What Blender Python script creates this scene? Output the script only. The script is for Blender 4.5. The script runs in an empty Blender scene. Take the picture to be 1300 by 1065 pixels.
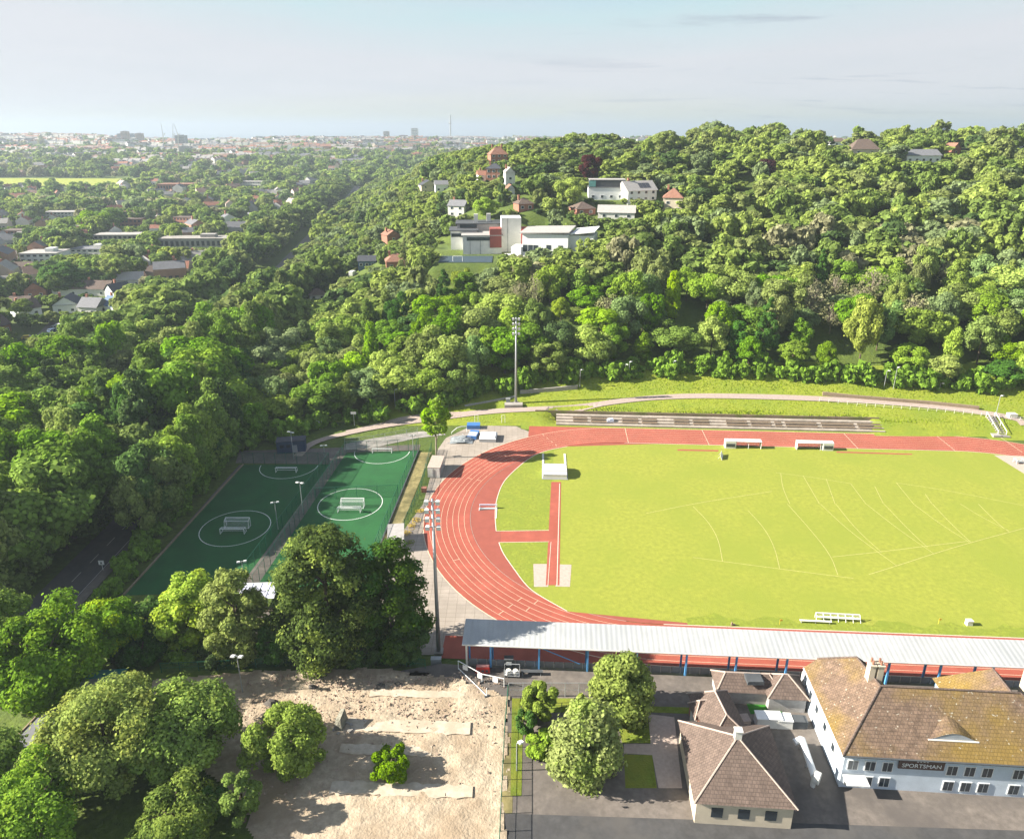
import bpy, math, random
import numpy as np
from mathutils import Vector
R = math.radians
sc = bpy.context.scene
COL = sc.collection
rng = np.random.default_rng(11)
random.seed(5)

# ------------------------------------------------------------------ camera model (photo 1300 wide, f = 902 px)
F, CX, CY, HZ, HC = 902.0, 650.0, 487.5, 163.0, 78.0
PIT = math.atan((CY - HZ) / F)
def ray(px, py):
    u = (px - CX) / F; v = (py - CY) / F
    return (u, math.cos(PIT) - v * math.sin(PIT), -math.sin(PIT) - v * math.cos(PIT))
def at(px, py, z=0.0):
    d = ray(px, py); t = (z - HC) / d[2]
    return Vector((d[0] * t, d[1] * t, z))
def atY(px, py, Y):
    d = ray(px, py); t = Y / d[1]
    return Vector((d[0] * t, Y, HC + d[2] * t))
def depth(p): return p[1] * math.cos(PIT) + (HC - p[2]) * math.sin(PIT)
def proj(x, y, z):
    zz = z - HC
    dep = y * np.cos(PIT) - zz * np.sin(PIT)
    up = y * np.sin(PIT) + zz * np.cos(PIT)
    return CX + F * x / dep, CY - F * up / dep, dep

cam_d = bpy.data.cameras.new('camera'); cam = bpy.data.objects.new('camera', cam_d); COL.objects.link(cam)
cam.location = (0, 0, HC); cam.rotation_euler = (math.pi / 2 - PIT, 0, 0)
cam_d.sensor_fit = 'HORIZONTAL'; cam_d.sensor_width = 36; cam_d.lens = F / 1300 * 36
cam_d.shift_y = -45 / 1300; cam_d.clip_start = 0.5; cam_d.clip_end = 250000
sc.camera = cam

# ------------------------------------------------------------------ helpers
def tag(o, label=None, cat=None, group=None, kind=None):
    if label: o['label'] = label
    if cat: o['category'] = cat
    if group: o['group'] = group
    if kind: o['kind'] = kind
    return o
def empty(name, loc, rz=0.0, label=None, cat=None, group=None):
    o = bpy.data.objects.new(name, None); COL.objects.link(o)
    o.location = loc; o.rotation_euler = (0, 0, rz); o.empty_display_size = 0.5
    return tag(o, label, cat, group)
class MB:
    def __init__(s): s.v = []; s.f = []; s.m = []
    def add(s, vs, fs, mi=0):
        b = len(s.v); s.v += [tuple(p) for p in vs]
        for f in fs: s.f.append(tuple(i + b for i in f)); s.m.append(mi)
        return s
    def quad(s, a, b, c, d, mi=0): return s.add([a, b, c, d], [(0, 1, 2, 3)], mi)
    def poly(s, pts, mi=0): return s.add(pts, [tuple(range(len(pts)))], mi)
    def box(s, cx, cy, cz, sx, sy, sz, rz=0.0, mi=0, taper=1.0):
        c, n = math.cos(rz), math.sin(rz); vs = []
        for k, z in ((1.0, cz - sz / 2), (taper, cz + sz / 2)):
            for x, y in ((-1, -1), (1, -1), (1, 1), (-1, 1)):
                X = x * sx / 2 * k; Y = y * sy / 2 * k
                vs.append((cx + X * c - Y * n, cy + X * n + Y * c, z))
        return s.add(vs, [(3, 2, 1, 0), (4, 5, 6, 7), (0, 1, 5, 4), (1, 2, 6, 5), (2, 3, 7, 6), (3, 0, 4, 7)], mi)
    def hull(s, lo, hi, mi=0):       # two rings of equal length: bottom, top
        n = len(lo); fs = [tuple(range(n))[::-1], tuple(range(n, 2 * n))]
        for i in range(n): j = (i + 1) % n; fs.append((i, j, n + j, n + i))
        return s.add(list(lo) + list(hi), fs, mi)
    def tube(s, p0, p1, r0, r1=None, n=8, mi=0, caps=True):
        r1 = r0 if r1 is None else r1
        p0 = Vector(p0); p1 = Vector(p1); d = (p1 - p0)
        if d.length < 1e-6: return s
        d.normalize(); a = d.orthogonal().normalized(); b = d.cross(a); vs = []
        for p, r in ((p0, r0), (p1, r1)):
            for i in range(n):
                t = 2 * math.pi * i / n; vs.append(p + (a * math.cos(t) + b * math.sin(t)) * r)
        fs = [(i, (i + 1) % n, n + (i + 1) % n, n + i) for i in range(n)]
        if caps: fs += [tuple(range(n))[::-1], tuple(range(n, 2 * n))]
        return s.add(vs, fs, mi)
    def path(s, pts, r, n=6, mi=0):
        for a, b in zip(pts[:-1], pts[1:]): s.tube(a, b, r, r, n, mi)
        return s
    def build(s, name, mats, parent=None, loc=None, smooth=False):
        me = bpy.data.meshes.new(name); me.from_pydata(s.v, [], s.f)
        for m in (mats if isinstance(mats, (list, tuple)) else [mats]): me.materials.append(m)
        me.polygons.foreach_set('material_index', s.m)
        if smooth: me.polygons.foreach_set('use_smooth', [True] * len(s.f))
        me.update()
        o = bpy.data.objects.new(name, me); COL.objects.link(o)
        if parent: o.parent = parent
        if loc is not None: o.location = loc
        return o
def quads_mesh(name, V, mats, mi=None):     # V: (n,4,3)
    n = len(V); me = bpy.data.meshes.new(name)
    me.vertices.add(n * 4); me.vertices.foreach_set('co', V.reshape(-1).astype(np.float32))
    me.loops.add(n * 4); me.loops.foreach_set('vertex_index', np.arange(n * 4, dtype=np.int32))
    me.polygons.add(n); me.polygons.foreach_set('loop_start', np.arange(0, n * 4, 4, dtype=np.int32))
    try: me.polygons.foreach_set('loop_total', np.full(n, 4, dtype=np.int32))
    except Exception: pass
    for m in (mats if isinstance(mats, (list, tuple)) else [mats]): me.materials.append(m)
    if mi is not None: me.polygons.foreach_set('material_index', mi.astype(np.int32))
    me.update(calc_edges=True); me.validate()
    return me
def link(name, me, parent=None):
    o = bpy.data.objects.new(name, me); COL.objects.link(o)
    if parent: o.parent = parent
    return o
def dup(root, loc, rz=None, scale=None, label=None, group=None):
    r = root.copy(); COL.objects.link(r); r.location = loc
    if rz is not None: r.rotation_euler = (0, 0, rz)
    if scale is not None: r.scale = scale
    if label: r['label'] = label
    if group: r['group'] = group
    for ch in list(root.children):
        c = ch.copy(); COL.objects.link(c); c.parent = r
        for g in list(ch.children):
            d = g.copy(); COL.objects.link(d); d.parent = c
    return r

# ------------------------------------------------------------------ materials
def nodes(m):
    m.use_nodes = True; nt = m.node_tree
    return nt, nt.nodes, nt.links, nt.nodes['Principled BSDF']
def mat(name, base, rough=0.8, var=0.18, scale=0.6, base2=None, scale2=0.08, bump=0.0, bscale=6.0, metal=0.0, spec=0.3, stretch=None):
    m = bpy.data.materials.new(name); nt, N, L, P = nodes(m)
    P.inputs['Roughness'].default_value = rough; P.inputs['Metallic'].default_value = metal
    P.inputs['Specular IOR Level'].default_value = spec
    tc = N.new('ShaderNodeTexCoord'); vec = tc.outputs['Object']
    if stretch:
        mp = N.new('ShaderNodeMapping'); mp.inputs['Scale'].default_value = stretch
        L.new(vec, mp.inputs['Vector']); vec = mp.outputs['Vector']
    nz = N.new('ShaderNodeTexNoise'); nz.inputs['Scale'].default_value = scale; nz.inputs['Detail'].default_value = 6; nz.inputs['Roughness'].default_value = 0.65
    L.new(vec, nz.inputs['Vector'])
    rp = N.new('ShaderNodeValToRGB'); rp.color_ramp.elements[0].position = 0.3; rp.color_ramp.elements[1].position = 0.7
    rp.color_ramp.elements[0].color = [c * (1 - var) for c in base] + [1]
    rp.color_ramp.elements[1].color = [min(1, c * (1 + var)) for c in base] + [1]
    L.new(nz.outputs['Fac'], rp.inputs['Fac']); out = rp.outputs['Color']
    if base2:
        n2 = N.new('ShaderNodeTexNoise'); n2.inputs['Scale'].default_value = scale2; n2.inputs['Detail'].default_value = 5; n2.inputs['Roughness'].default_value = 0.6
        L.new(vec, n2.inputs['Vector'])
        r2 = N.new('ShaderNodeValToRGB'); r2.color_ramp.elements[0].position = 0.42; r2.color_ramp.elements[1].position = 0.62
        L.new(n2.outputs['Fac'], r2.inputs['Fac'])
        mx = N.new('ShaderNodeMixRGB'); mx.inputs['Color2'].default_value = list(base2) + [1]
        L.new(r2.outputs['Color'], mx.inputs['Fac']); L.new(out, mx.inputs['Color1']); 
        m2 = N.new('ShaderNodeMixRGB'); m2.blend_type = 'MULTIPLY'; m2.inputs['Fac'].default_value = 1.0
        r3 = N.new('ShaderNodeValToRGB'); r3.color_ramp.elements[0].color = [1 - var] * 3 + [1]; r3.color_ramp.elements[1].color = [1, 1, 1, 1]
        L.new(nz.outputs['Fac'], r3.inputs['Fac']); L.new(mx.outputs['Color'], m2.inputs['Color1']); L.new(r3.outputs['Color'], m2.inputs['Color2'])
        out = m2.outputs['Color']
    L.new(out, P.inputs['Base Color'])
    if bump:
        nb = N.new('ShaderNodeTexNoise'); nb.inputs['Scale'].default_value = bscale; nb.inputs['Detail'].default_value = 4
        L.new(vec, nb.inputs['Vector'])
        bp = N.new('ShaderNodeBump'); bp.inputs['Strength'].default_value = 1.0; bp.inputs['Distance'].default_value = bump
        L.new(nb.outputs['Fac'], bp.inputs['Height']); L.new(bp.outputs['Normal'], P.inputs['Normal'])
    return m
def net(name, col, alpha):
    m = bpy.data.materials.new(name); nt, N, L, P = nodes(m)
    P.inputs['Base Color'].default_value = list(col) + [1]; P.inputs['Roughness'].default_value = 0.6
    P.inputs['Alpha'].default_value = alpha
    return m
def leafmat(name, col, hue=0.03, val=0.35, trans=0.44):
    m = bpy.data.materials.new(name); m.use_nodes = True; nt = m.node_tree; N = nt.nodes; L = nt.links
    N.remove(N['Principled BSDF']); out = N['Material Output']
    ge = N.new('ShaderNodeNewGeometry'); oi = N.new('ShaderNodeObjectInfo')
    hs = N.new('ShaderNodeHueSaturation'); hs.inputs['Color'].default_value = list(col) + [1]
    a = N.new('ShaderNodeMapRange'); a.inputs[3].default_value = 0.5 - hue * .25; a.inputs[4].default_value = 0.5 + hue * 0.7
    L.new(oi.outputs['Random'], a.inputs[0]); L.new(a.outputs[0], hs.inputs['Hue'])
    b = N.new('ShaderNodeMapRange'); b.inputs[3].default_value = 1 - val; b.inputs[4].default_value = 1 + val
    L.new(ge.outputs['Random Per Island'], b.inputs[0]); L.new(b.outputs[0], hs.inputs['Value'])
    b2 = N.new('ShaderNodeMapRange'); b2.inputs[3].default_value = 0.8; b2.inputs[4].default_value = 1.08
    L.new(oi.outputs['Random'], b2.inputs[0]); L.new(b2.outputs[0], hs.inputs['Saturation'])
    mv = N.new('ShaderNodeMath'); mv.operation = 'MULTIPLY'; b3 = N.new('ShaderNodeMapRange'); b3.inputs[3].default_value = .78; b3.inputs[4].default_value = 1.22
    fr = N.new('ShaderNodeMath'); fr.operation = 'FRACT'; f2 = N.new('ShaderNodeMath'); f2.operation = 'MULTIPLY'; f2.inputs[1].default_value = 7.31
    L.new(oi.outputs['Random'], f2.inputs[0]); L.new(f2.outputs[0], fr.inputs[0]); L.new(fr.outputs[0], b3.inputs[0]); L.new(b3.outputs[0], mv.inputs[0]); L.new(b.outputs[0], mv.inputs[1]); L.new(mv.outputs[0], hs.inputs['Value'])
    d = N.new('ShaderNodeBsdfDiffuse'); t = N.new('ShaderNodeBsdfTranslucent'); mx = N.new('ShaderNodeMixShader')
    mx.inputs[0].default_value = trans
    L.new(hs.outputs['Color'], d.inputs['Color']); L.new(hs.outputs['Color'], t.inputs['Color'])
    L.new(d.outputs[0], mx.inputs[1]); L.new(t.outputs[0], mx.inputs[2]); L.new(mx.outputs[0], out.inputs['Surface'])
    return m

M = {}
M['white'] = mat('white_paint', (.72, .72, .70), .6, .06)
M['offwhite'] = mat('offwhite_render', (.62, .60, .55), .8, .10)
M['cream'] = mat('cream_render', (.56, .48, .36), .85, .10)
M['grey'] = mat('grey_metal', (.36, .37, .38), .45, .08, metal=.3)
M['dgrey'] = mat('dark_grey', (.07, .075, .08), .7, .2)
M['glass'] = mat('window_glass', (.03, .04, .05), .15, .2, spec=.6)
M['blue'] = mat('blue_paint', (.10, .32, .62), .5, .1)
M['bluemat'] = mat('blue_vinyl', (.06, .17, .42), .5, .12)
M['red'] = mat('red_plastic', (.50, .05, .04), .5, .12)
M['yellow'] = mat('yellow_plastic', (.70, .50, .06), .5, .1)
M['green'] = mat('green_steel', (.012, .10, .062), .5, .1)
M['teal'] = mat('teal_tarpaulin', (.03, .15, .14), .6, .25, scale=1.2)
M['concrete'] = mat('concrete', (.36, .33, .30), .9, .16, scale=1.4, base2=(.27, .25, .22), scale2=.3)
M['wood'] = mat('weathered_wood', (.25, .19, .13), .85, .2, scale=2)
M['bark'] = mat('bark', (.10, .075, .05), .95, .3, scale=2)
M['palebark'] = mat('pale_bark', (.26, .22, .16), .9, .25, scale=2)
M['brick'] = mat('red_brick', (.31, .14, .095), .9, .2, scale=1.5)
M['rooftile'] = mat('brown_roof_tiles', (.145, .105, .085), .9, .25, scale=1.2, bump=.03, bscale=4)
M['roofred'] = mat('red_roof_tiles', (.25, .125, .085), .9, .2, scale=1.2)
M['roofgrey'] = mat('grey_slate', (.17, .17, .18), .8, .2, scale=1.2)
M['roofpale'] = mat('pale_grey_tiles', (.34, .32, .30), .9, .15, scale=1.2)
M['roofdark'] = mat('dark_slate', (.055, .058, .07), .7, .2, scale=1.2)
M['roofblue'] = mat('blue_slate', (.08, .13, .22), .7, .2, scale=1.2)
M['asphalt'] = mat('asphalt', (.07, .068, .068), .95, .2, scale=.8, base2=(.095, .088, .082), scale2=.15)
M['lane'] = mat('worn_tarmac', (.17, .145, .125), .95, .22, scale=1.1, base2=(.115, .10, .09), scale2=.12)
M['netgreen'] = net('green_mesh', (.012, .13, .075), .22)
M['netwhite'] = net('white_net', (.7, .7, .7), .18)
M['netgrey'] = net('grey_mesh', (.30, .30, .30), .20)
M['haze'] = None
LEAF = dict(mid=(.190, .290, .030), bright=(.265, .365, .032), yellow=(.315, .385, .024), dark=(.095, .175, .032),
            olive=(.250, .310, .062), brown=(.31, .305, .14), lime=(.310, .405, .040), copper=(.085, .025, .030),
            conifer=(.110, .168, .025), grey=(.22, .300, .100))
LM = {k: leafmat('leaf_' + k, c) for k, c in LEAF.items()}

# ------------------------------------------------------------------ light, sky, render settings
az = R(2.5); el = R(28.5)
sd = Vector((math.cos(az) * math.cos(el), math.sin(az) * math.cos(el), -math.sin(el)))
sun_d = bpy.data.lights.new('sun', 'SUN'); sun = bpy.data.objects.new('sun', sun_d); COL.objects.link(sun)
sun_d.energy = 5.0; sun_d.angle = R(.5); sun_d.color = (1.0, .94, .83)
sun.rotation_euler = sd.to_track_quat('-Z', 'Y').to_euler(); sun.location = (-60, -20, 160)
w = bpy.data.worlds.new('World'); sc.world = w; w.use_nodes = True
nt = w.node_tree; N = nt.nodes; L = nt.links; bg = N['Background']
sky = N.new('ShaderNodeTexSky'); sky.sky_type = 'NISHITA'; sky.sun_disc = False
sky.sun_elevation = el; sky.sun_rotation = R(267.5); sky.altitude = 120; sky.air_density = 1.0; sky.dust_density = 0.6; sky.ozone_density = 1.0
bg.inputs['Strength'].default_value = 0.056
tc = N.new('ShaderNodeTexCoord'); sx = N.new('ShaderNodeSeparateXYZ'); L.new(tc.outputs['Generated'], sx.inputs[0])
def mth(op, a, b=None):
    n = N.new('ShaderNodeMath'); n.operation = op
    for i, q in enumerate((a, b)):
        if q is None: continue
        if isinstance(q, (int, float)): n.inputs[i].default_value = q
        else: L.new(q, n.inputs[i])
    return n.outputs[0]
zz = mth('ADD', mth('MAXIMUM', sx.outputs['Z'], 0.0), 0.06)
cb = N.new('ShaderNodeCombineXYZ'); L.new(mth('DIVIDE', sx.outputs['X'], zz), cb.inputs[0]); L.new(mth('DIVIDE', sx.outputs['Y'], zz), cb.inputs[1])
def cloud(scale, lo, hi, stretch, detail=7):
    mp = N.new('ShaderNodeMapping'); mp.inputs['Scale'].default_value = stretch; L.new(cb.outputs[0], mp.inputs['Vector'])
    nz = N.new('ShaderNodeTexNoise'); nz.inputs['Scale'].default_value = scale; nz.inputs['Detail'].default_value = detail; nz.inputs['Roughness'].default_value = .58
    nz.inputs['Distortion'].default_value = .4
    L.new(mp.outputs[0], nz.inputs['Vector'])
    rp = N.new('ShaderNodeMapRange'); rp.inputs[1].default_value = lo; rp.inputs[2].default_value = hi; rp.clamp = True
    L.new(nz.outputs['Fac'], rp.inputs[0]); return rp.outputs[0]
c1 = cloud(.55, .42, .75, (1, .8, 1)); c2 = cloud(1.1, .56, .70, (.5, 1.0, 1))
mx = N.new('ShaderNodeMixRGB'); mx.inputs['Color2'].default_value = (3.7, 3.95, 4.25, 1); L.new(mth('ADD', mth('MULTIPLY', c1, .55), .22), mx.inputs['Fac']); 
dk = N.new('ShaderNodeMixRGB'); dk.blend_type = 'DARKEN'; dk.inputs['Fac'].default_value = 1.0; dk.inputs['Color2'].default_value = (4.15, 4.25, 4.5, 1); L.new(sky.outputs[0], dk.inputs['Color1']); L.new(dk.outputs[0], mx.inputs['Color1'])
mx2 = N.new('ShaderNodeMixRGB'); mx2.inputs['Color2'].default_value = (2.3, 2.6, 3.05, 1); L.new(mth('MULTIPLY', mth('MULTIPLY', c2, .95), mth('MINIMUM', 1.0, mth('MAXIMUM', 0.0, mth('ADD', mth('MULTIPLY', sx.outputs['X'], 2.2), .25)))), mx2.inputs['Fac']); L.new(mx.outputs[0], mx2.inputs['Color1'])
L.new(mx2.outputs[0], bg.inputs['Color'])
vs = sc.view_settings; vs.view_transform = 'Standard'; vs.look = 'None'; vs.gamma = 1.0; vs.use_curve_mapping = False; vs.exposure = 1.78
cy = sc.cycles; cy.use_denoising = True; cy.denoiser = 'OPENIMAGEDENOISE'; cy.max_bounces = 8; cy.diffuse_bounces = 4; cy.glossy_bounces = 2
cy.transparent_max_bounces = 12; cy.transmission_bounces = 2; cy.volume_bounces = 1; cy.use_adaptive_sampling = True; cy.adaptive_threshold = 0.02
cy.caustics_reflective = False; cy.caustics_refractive = False; cy.sample_clamp_indirect = 4
# ------------------------------------------------------------------ terrain
TH = math.tan(R(3.4))
def tcoord(X, Y): return Y + TH * X
def XR(Y): return -126 + (Y - 320) * (-51 / 410)
def sstep(a, b, x):
    u = np.clip((x - a) / (b - a), 0, 1); return u * u * (3 - 2 * u)
def hfun(X, Y):
    X = np.asarray(X, float); Y = np.asarray(Y, float); t = tcoord(X, Y)
    front = 3.0 * (1 - sstep(83.6, 88.2, t)) * sstep(-75, -50, X)
    bank = np.interp(t, [183, 184, 187.5, 198, 203, 210, 240, 300, 350, 400, 450, 2000], [0, .35, 2.0, 4.2, 6.0, 8.0, 18, 37, 51, 61, 66, 70])
    low = np.interp(t, [183, 188.4, 189.6, 198], [0, 0, 2.3, 4.2])
    bank = np.where((X > 11) & (X < 99) & (t < 198), low, bank)
    s = sstep(0, 1, (X - (XR(Y) + 12)) / (125 + 22 * sstep(280, 420, Y)))
    hill = bank * s * (1 - sstep(560, 1050, Y))
    town = np.interp(Y, [0, 300, 700, 1000, 1300, 1700, 2200, 2800, 3400, 3900, 4250, 4600], [0, 0, 0, 5, 14, 27, 38, 41, 22, -12, -34, -45])
    r = X / np.maximum(Y, 1)
    bump = np.exp(-((Y - 2900) / 700) ** 2)
    town = town + bump * (14 * sstep(-.50, -.60, r) - 10 * np.exp(-((r + .42) / .055) ** 2))
    town = town + np.where(Y > 300, 1.5 * np.sin(X * .011 + 1) * np.sin(Y * .009), 0) * sstep(300, 600, Y) 
    # shallow railway cutting
    cut = 2.5 * np.exp(-((X - XR(Y)) / 9) ** 2) * sstep(120, 170, Y) * (1 - sstep(900, 1100, Y))
    return front + np.maximum(hill, town * sstep(300, 420, Y)) - cut
def axis_coords(lo_far, lo, hi, hi_far, step):
    a = list(np.arange(lo, hi + .01, step)); x = hi; s = step
    while x < hi_far: s *= 1.12; x += s; a.append(x)
    x = lo; s = step
    while x > lo_far: s *= 1.12; x -= s; a.insert(0, x)
    return np.array(a)
GX = axis_coords(-5200, -150, 240, 5200, 2.5); GY = axis_coords(-200, 20, 420, 4800, 2.5)
GH = hfun(GX[None, :], GY[:, None])
def H(x, y):
    i = int(np.clip(np.searchsorted(GX, x) - 1, 0, len(GX) - 2)); j = int(np.clip(np.searchsorted(GY, y) - 1, 0, len(GY) - 2))
    u = (x - GX[i]) / (GX[i + 1] - GX[i]); v = (y - GY[j]) / (GY[j + 1] - GY[j])
    u = min(max(u, 0), 1); v = min(max(v, 0), 1)
    return float(GH[j, i] * (1 - u) * (1 - v) + GH[j, i + 1] * u * (1 - v) + GH[j + 1, i] * (1 - u) * v + GH[j + 1, i + 1] * u * v)
def ground(px, py, up=0.0):          # first hit of the photo ray on the terrain
    d = ray(px, py); t = 40.0
    for _ in range(6000):
        x, y, z = d[0] * t, d[1] * t, HC + d[2] * t
        if z <= H(x, y) + up: break
        t += max(.25, t * .0012)
    return Vector((x, y, H(x, y)))
nx, ny = len(GX), len(GY)
# level pads cut into the slope for the school and its ball court
SCH = ground(612, 320)
for (cx_, cy_, hx_, hy_, dz_) in ((3, 9, 23, 13, -.4), (-6, -10.5, 12, 7.5, -1.6)):
    qx = np.abs(GX[None, :] - SCH.x - cx_) - hx_; qy = np.abs(GY[:, None] - SCH.y - cy_) - hy_
    k_ = 1 - sstep(0, 6, np.maximum(qx, qy)); GH = GH * (1 - k_) + (SCH.z + dz_) * k_
XX, YY = np.meshgrid(GX, GY)
TV = np.stack([XX, YY, GH - .05], -1).reshape(-1, 3)
idx = np.arange(nx * ny).reshape(ny, nx)
TF = np.stack([idx[:-1, :-1], idx[:-1, 1:], idx[1:, 1:], idx[1:, :-1]], -1).reshape(-1, 4)
me = bpy.data.meshes.new('ground')
me.vertices.add(len(TV)); me.vertices.foreach_set('co', TV.reshape(-1).astype(np.float32))
me.loops.add(TF.size); me.loops.foreach_set('vertex_index', TF.reshape(-1).astype(np.int32))
me.polygons.add(len(TF)); me.polygons.foreach_set('loop_start', np.arange(0, TF.size, 4, dtype=np.int32))
me.polygons.foreach_set('use_smooth', np.ones(len(TF), bool)); me.update(calc_edges=True)
M['ground'] = mat('grass_ground', (.10, .14, .02), .95, .30, scale=.9, base2=(.075, .115, .018), scale2=.07, bump=.25, bscale=1.6)
me.materials.append(M['ground'])
g = link('ground', me); tag(g, kind='structure')
# mown grass sheet on the bank, on the same grid as the ground below it
tt_ = tcoord(XX, YY); cc = (tt_[:-1, :-1] > 180) & (tt_[1:, 1:] < 216) & (XX[:-1, :-1] > -62) & (XX[1:, 1:] < 175)
fs_ = TF.reshape(ny - 1, nx - 1, 4)[cc]; mb_ = bpy.data.meshes.new('bank_slope'); mb_.from_pydata((TV + [0, 0, .05]).tolist(), [], fs_.tolist())
import bmesh
bm_ = bmesh.new(); bm_.from_mesh(mb_); bmesh.ops.delete(bm_, geom=[v for v in bm_.verts if not v.link_faces], context='VERTS'); bm_.to_mesh(mb_); bm_.free()
mb_.polygons.foreach_set('use_smooth', np.ones(len(mb_.polygons), bool))
M['bankgrass'] = mat('bank_grass_sheet', (.235, .27, .024), .95, .22, scale=1.4, base2=(.19, .245, .022), scale2=.12, bump=.15, bscale=2.5); mb_.materials.append(M['bankgrass'])
tag(link('bank_slope', mb_), kind='structure')
mb = MB(); mb.quad((-90000, 3300, -31), (90000, 3300, -31), (90000, 90000, -31), (-90000, 90000, -31))
M['sea'] = mat('sea_water', (.10, .16, .20), .35, .1, scale=.002)
tag(mb.build('sea', M['sea']), kind='structure')

# ------------------------------------------------------------------ stadium surfaces (track frame: u along the straights, v away from camera)
TA = R(3.4); UA = Vector((math.cos(TA), -math.sin(TA), 0)); VA = Vector((math.sin(TA), math.cos(TA), 0)); TC = Vector((27.5, 134.5, 0))
def tw(u, v, z=0.0): p = TC + UA * u + VA * v; return Vector((p.x, p.y, z))
def tinv(p): q = Vector((p[0], p[1], 0)) - TC; return q.dot(UA), q.dot(VA)
SL = 84.39; RO, RI = 46.28, 36.5
def oval(Rr, z, n=64):                # closed oval
    pts = []
    for i in range(n + 1):
        a = math.pi / 2 + math.pi * i / n; pts.append(tw(Rr * math.cos(a), Rr * math.sin(a), z))
    for i in range(n + 1):
        a = -math.pi / 2 + math.pi * i / n; pts.append(tw(SL + Rr * math.cos(a), Rr * math.sin(a), z))
    return pts
def ring(mb, R0, R1, z, mi=0, thick=None):
    a = oval(R0, z); b = oval(R1, z); n = len(a)
    for i in range(n): j = (i + 1) % n; mb.quad(a[i], a[j], b[j], b[i], mi)
def strip(mb, pts, wd, z=None, mi=0, lift=.06, closed=False):
    P = [Vector(p) for p in pts]; n = len(P); Lp = []
    for i in range(n):
        a = P[max(i - 1, 0)]; b = P[min(i + 1, n - 1)]; d = Vector((b.x - a.x, b.y - a.y, 0)); 
        if d.length < 1e-6: d = Vector((1, 0, 0))
        d.normalize(); q = Vector((-d.y, d.x, 0)) * wd / 2
        l = P[i] + q; r = P[i] - q
        for e in (l, r): e.z = (H(e.x, e.y) + lift) if z is None else z
        Lp.append((l, r))
    for i in range(n - 1): mb.quad(Lp[i][1], Lp[i + 1][1], Lp[i + 1][0], Lp[i][0], mi)
def resample(pts, step=1.5):
    out = []
    for a, b in zip(pts[:-1], pts[1:]):
        a = Vector(a); b = Vector(b); n = max(1, int((b - a).length / step))
        for k in range(n): out.append(a.lerp(b, k / n))
    out.append(Vector(pts[-1])); return out
def smooth(pts, it=2):
    P = [Vector(p) for p in pts]
    for _ in range(it):
        q = [P[0]]
        for a, b in zip(P[:-1], P[1:]): q += [a.lerp(b, .25), a.lerp(b, .75)]
        q.append(P[-1]); P = q
    return P
M['track'] = mat('red_track', (.345, .088, .058), .9, .13, scale=.5, base2=(.305, .075, .048), scale2=.09, stretch=None)
M['dzone'] = mat('dark_red_track', (.265, .072, .050), .9, .10, scale=.5)
M['line'] = mat('track_line', (.62, .48, .34), .8, .12)
M['kerb'] = mat('track_kerb', (.62, .52, .42), .8, .1)
M['infield'] = mat('infield_grass', (.262, .282, .037), .95, .15, scale=1.1, base2=(.235, .268, .033), scale2=.06, bump=.05, bscale=5)
M['fieldline'] = mat('faded_field_line', (.40, .38, .13), .9, .2, scale=1.5)
M['rough'] = mat('rough_grass', (.225, .262, .028), .95, .24, scale=1.6, base2=(.20, .245, .026), scale2=.35, bump=.05, bscale=3)
M['paving'] = mat('beige_paving', (.37, .315, .265), .9, .12, scale=.7, base2=(.31, .265, .22), scale2=.12)
M['pinkconc'] = mat('pink_concrete', (.40, .32, .27), .9, .14, scale=2)
M['dry'] = mat('dry_grass', (.34, .28, .12), .95, .3, scale=1.2, base2=(.17, .15, .06), scale2=.25)
M['turf'] = mat('artificial_turf', (.016, .10, .026), .9, .10, scale=2.0, base2=(.013, .08, .022), scale2=.2)
# paving bricks: add joints
nt2, N2, L2, P2 = nodes(M['paving']); br = N2.new('ShaderNodeTexBrick'); tcc = N2.new('ShaderNodeTexCoord')
br.inputs['Scale'].default_value = 1.0; br.inputs['Brick Width'].default_value = 1.6; br.inputs['Row Height'].default_value = 1.1; br.inputs['Mortar Size'].default_value = .05; br.offset = 0
br.inputs['Color1'].default_value = (1, 1, 1, 1); br.inputs['Color2'].default_value = (.93, .93, .93, 1); br.inputs['Mortar'].default_value = (.72, .70, .68, 1)
L2.new(tcc.outputs['Object'], br.inputs['Vector']); src = P2.inputs['Base Color'].links[0].from_socket
mm = N2.new('ShaderNodeMixRGB'); mm.blend_type = 'MULTIPLY'; mm.inputs['Fac'].default_value = 1; L2.new(src, mm.inputs['Color1']); L2.new(br.outputs['Color'], mm.inputs['Color2']); L2.new(mm.outputs['Color'], P2.inputs['Base Color'])

mb = MB(); mb.poly([at(*p, .0) for p in [(655, 541), (600, 540), (566, 556), (556, 570), (537, 640), (500, 690), (470, 760), (480, 832), (592, 830), (640, 800), (800, 800), (700, 560)]][::-1])
tag(mb.build('paving', M['paving']), kind='structure')
mb = MB(); ring(mb, RI, RO, .03)
mb.quad(tw(-25.5, RI, .03), tw(-25.5, RO, .03), tw(0, RO, .031), tw(0, RI, .031))
mb.quad(tw(-36, -RO - .3, .028), tw(0, -RO - .3, .028), tw(0, -RO + 5, .028), tw(-36, -RO + 5, .028))
tag(mb.build('running_track', M['track']), kind='structure')
inner = oval(RI - .12, .02)
mb = MB(); mb.poly(inner[:65] + [tw(20, -RI + .12, .02), tw(20, RI - .12, .02)]); tag(mb.build('track_apron', M['dzone']), kind='structure')
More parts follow.
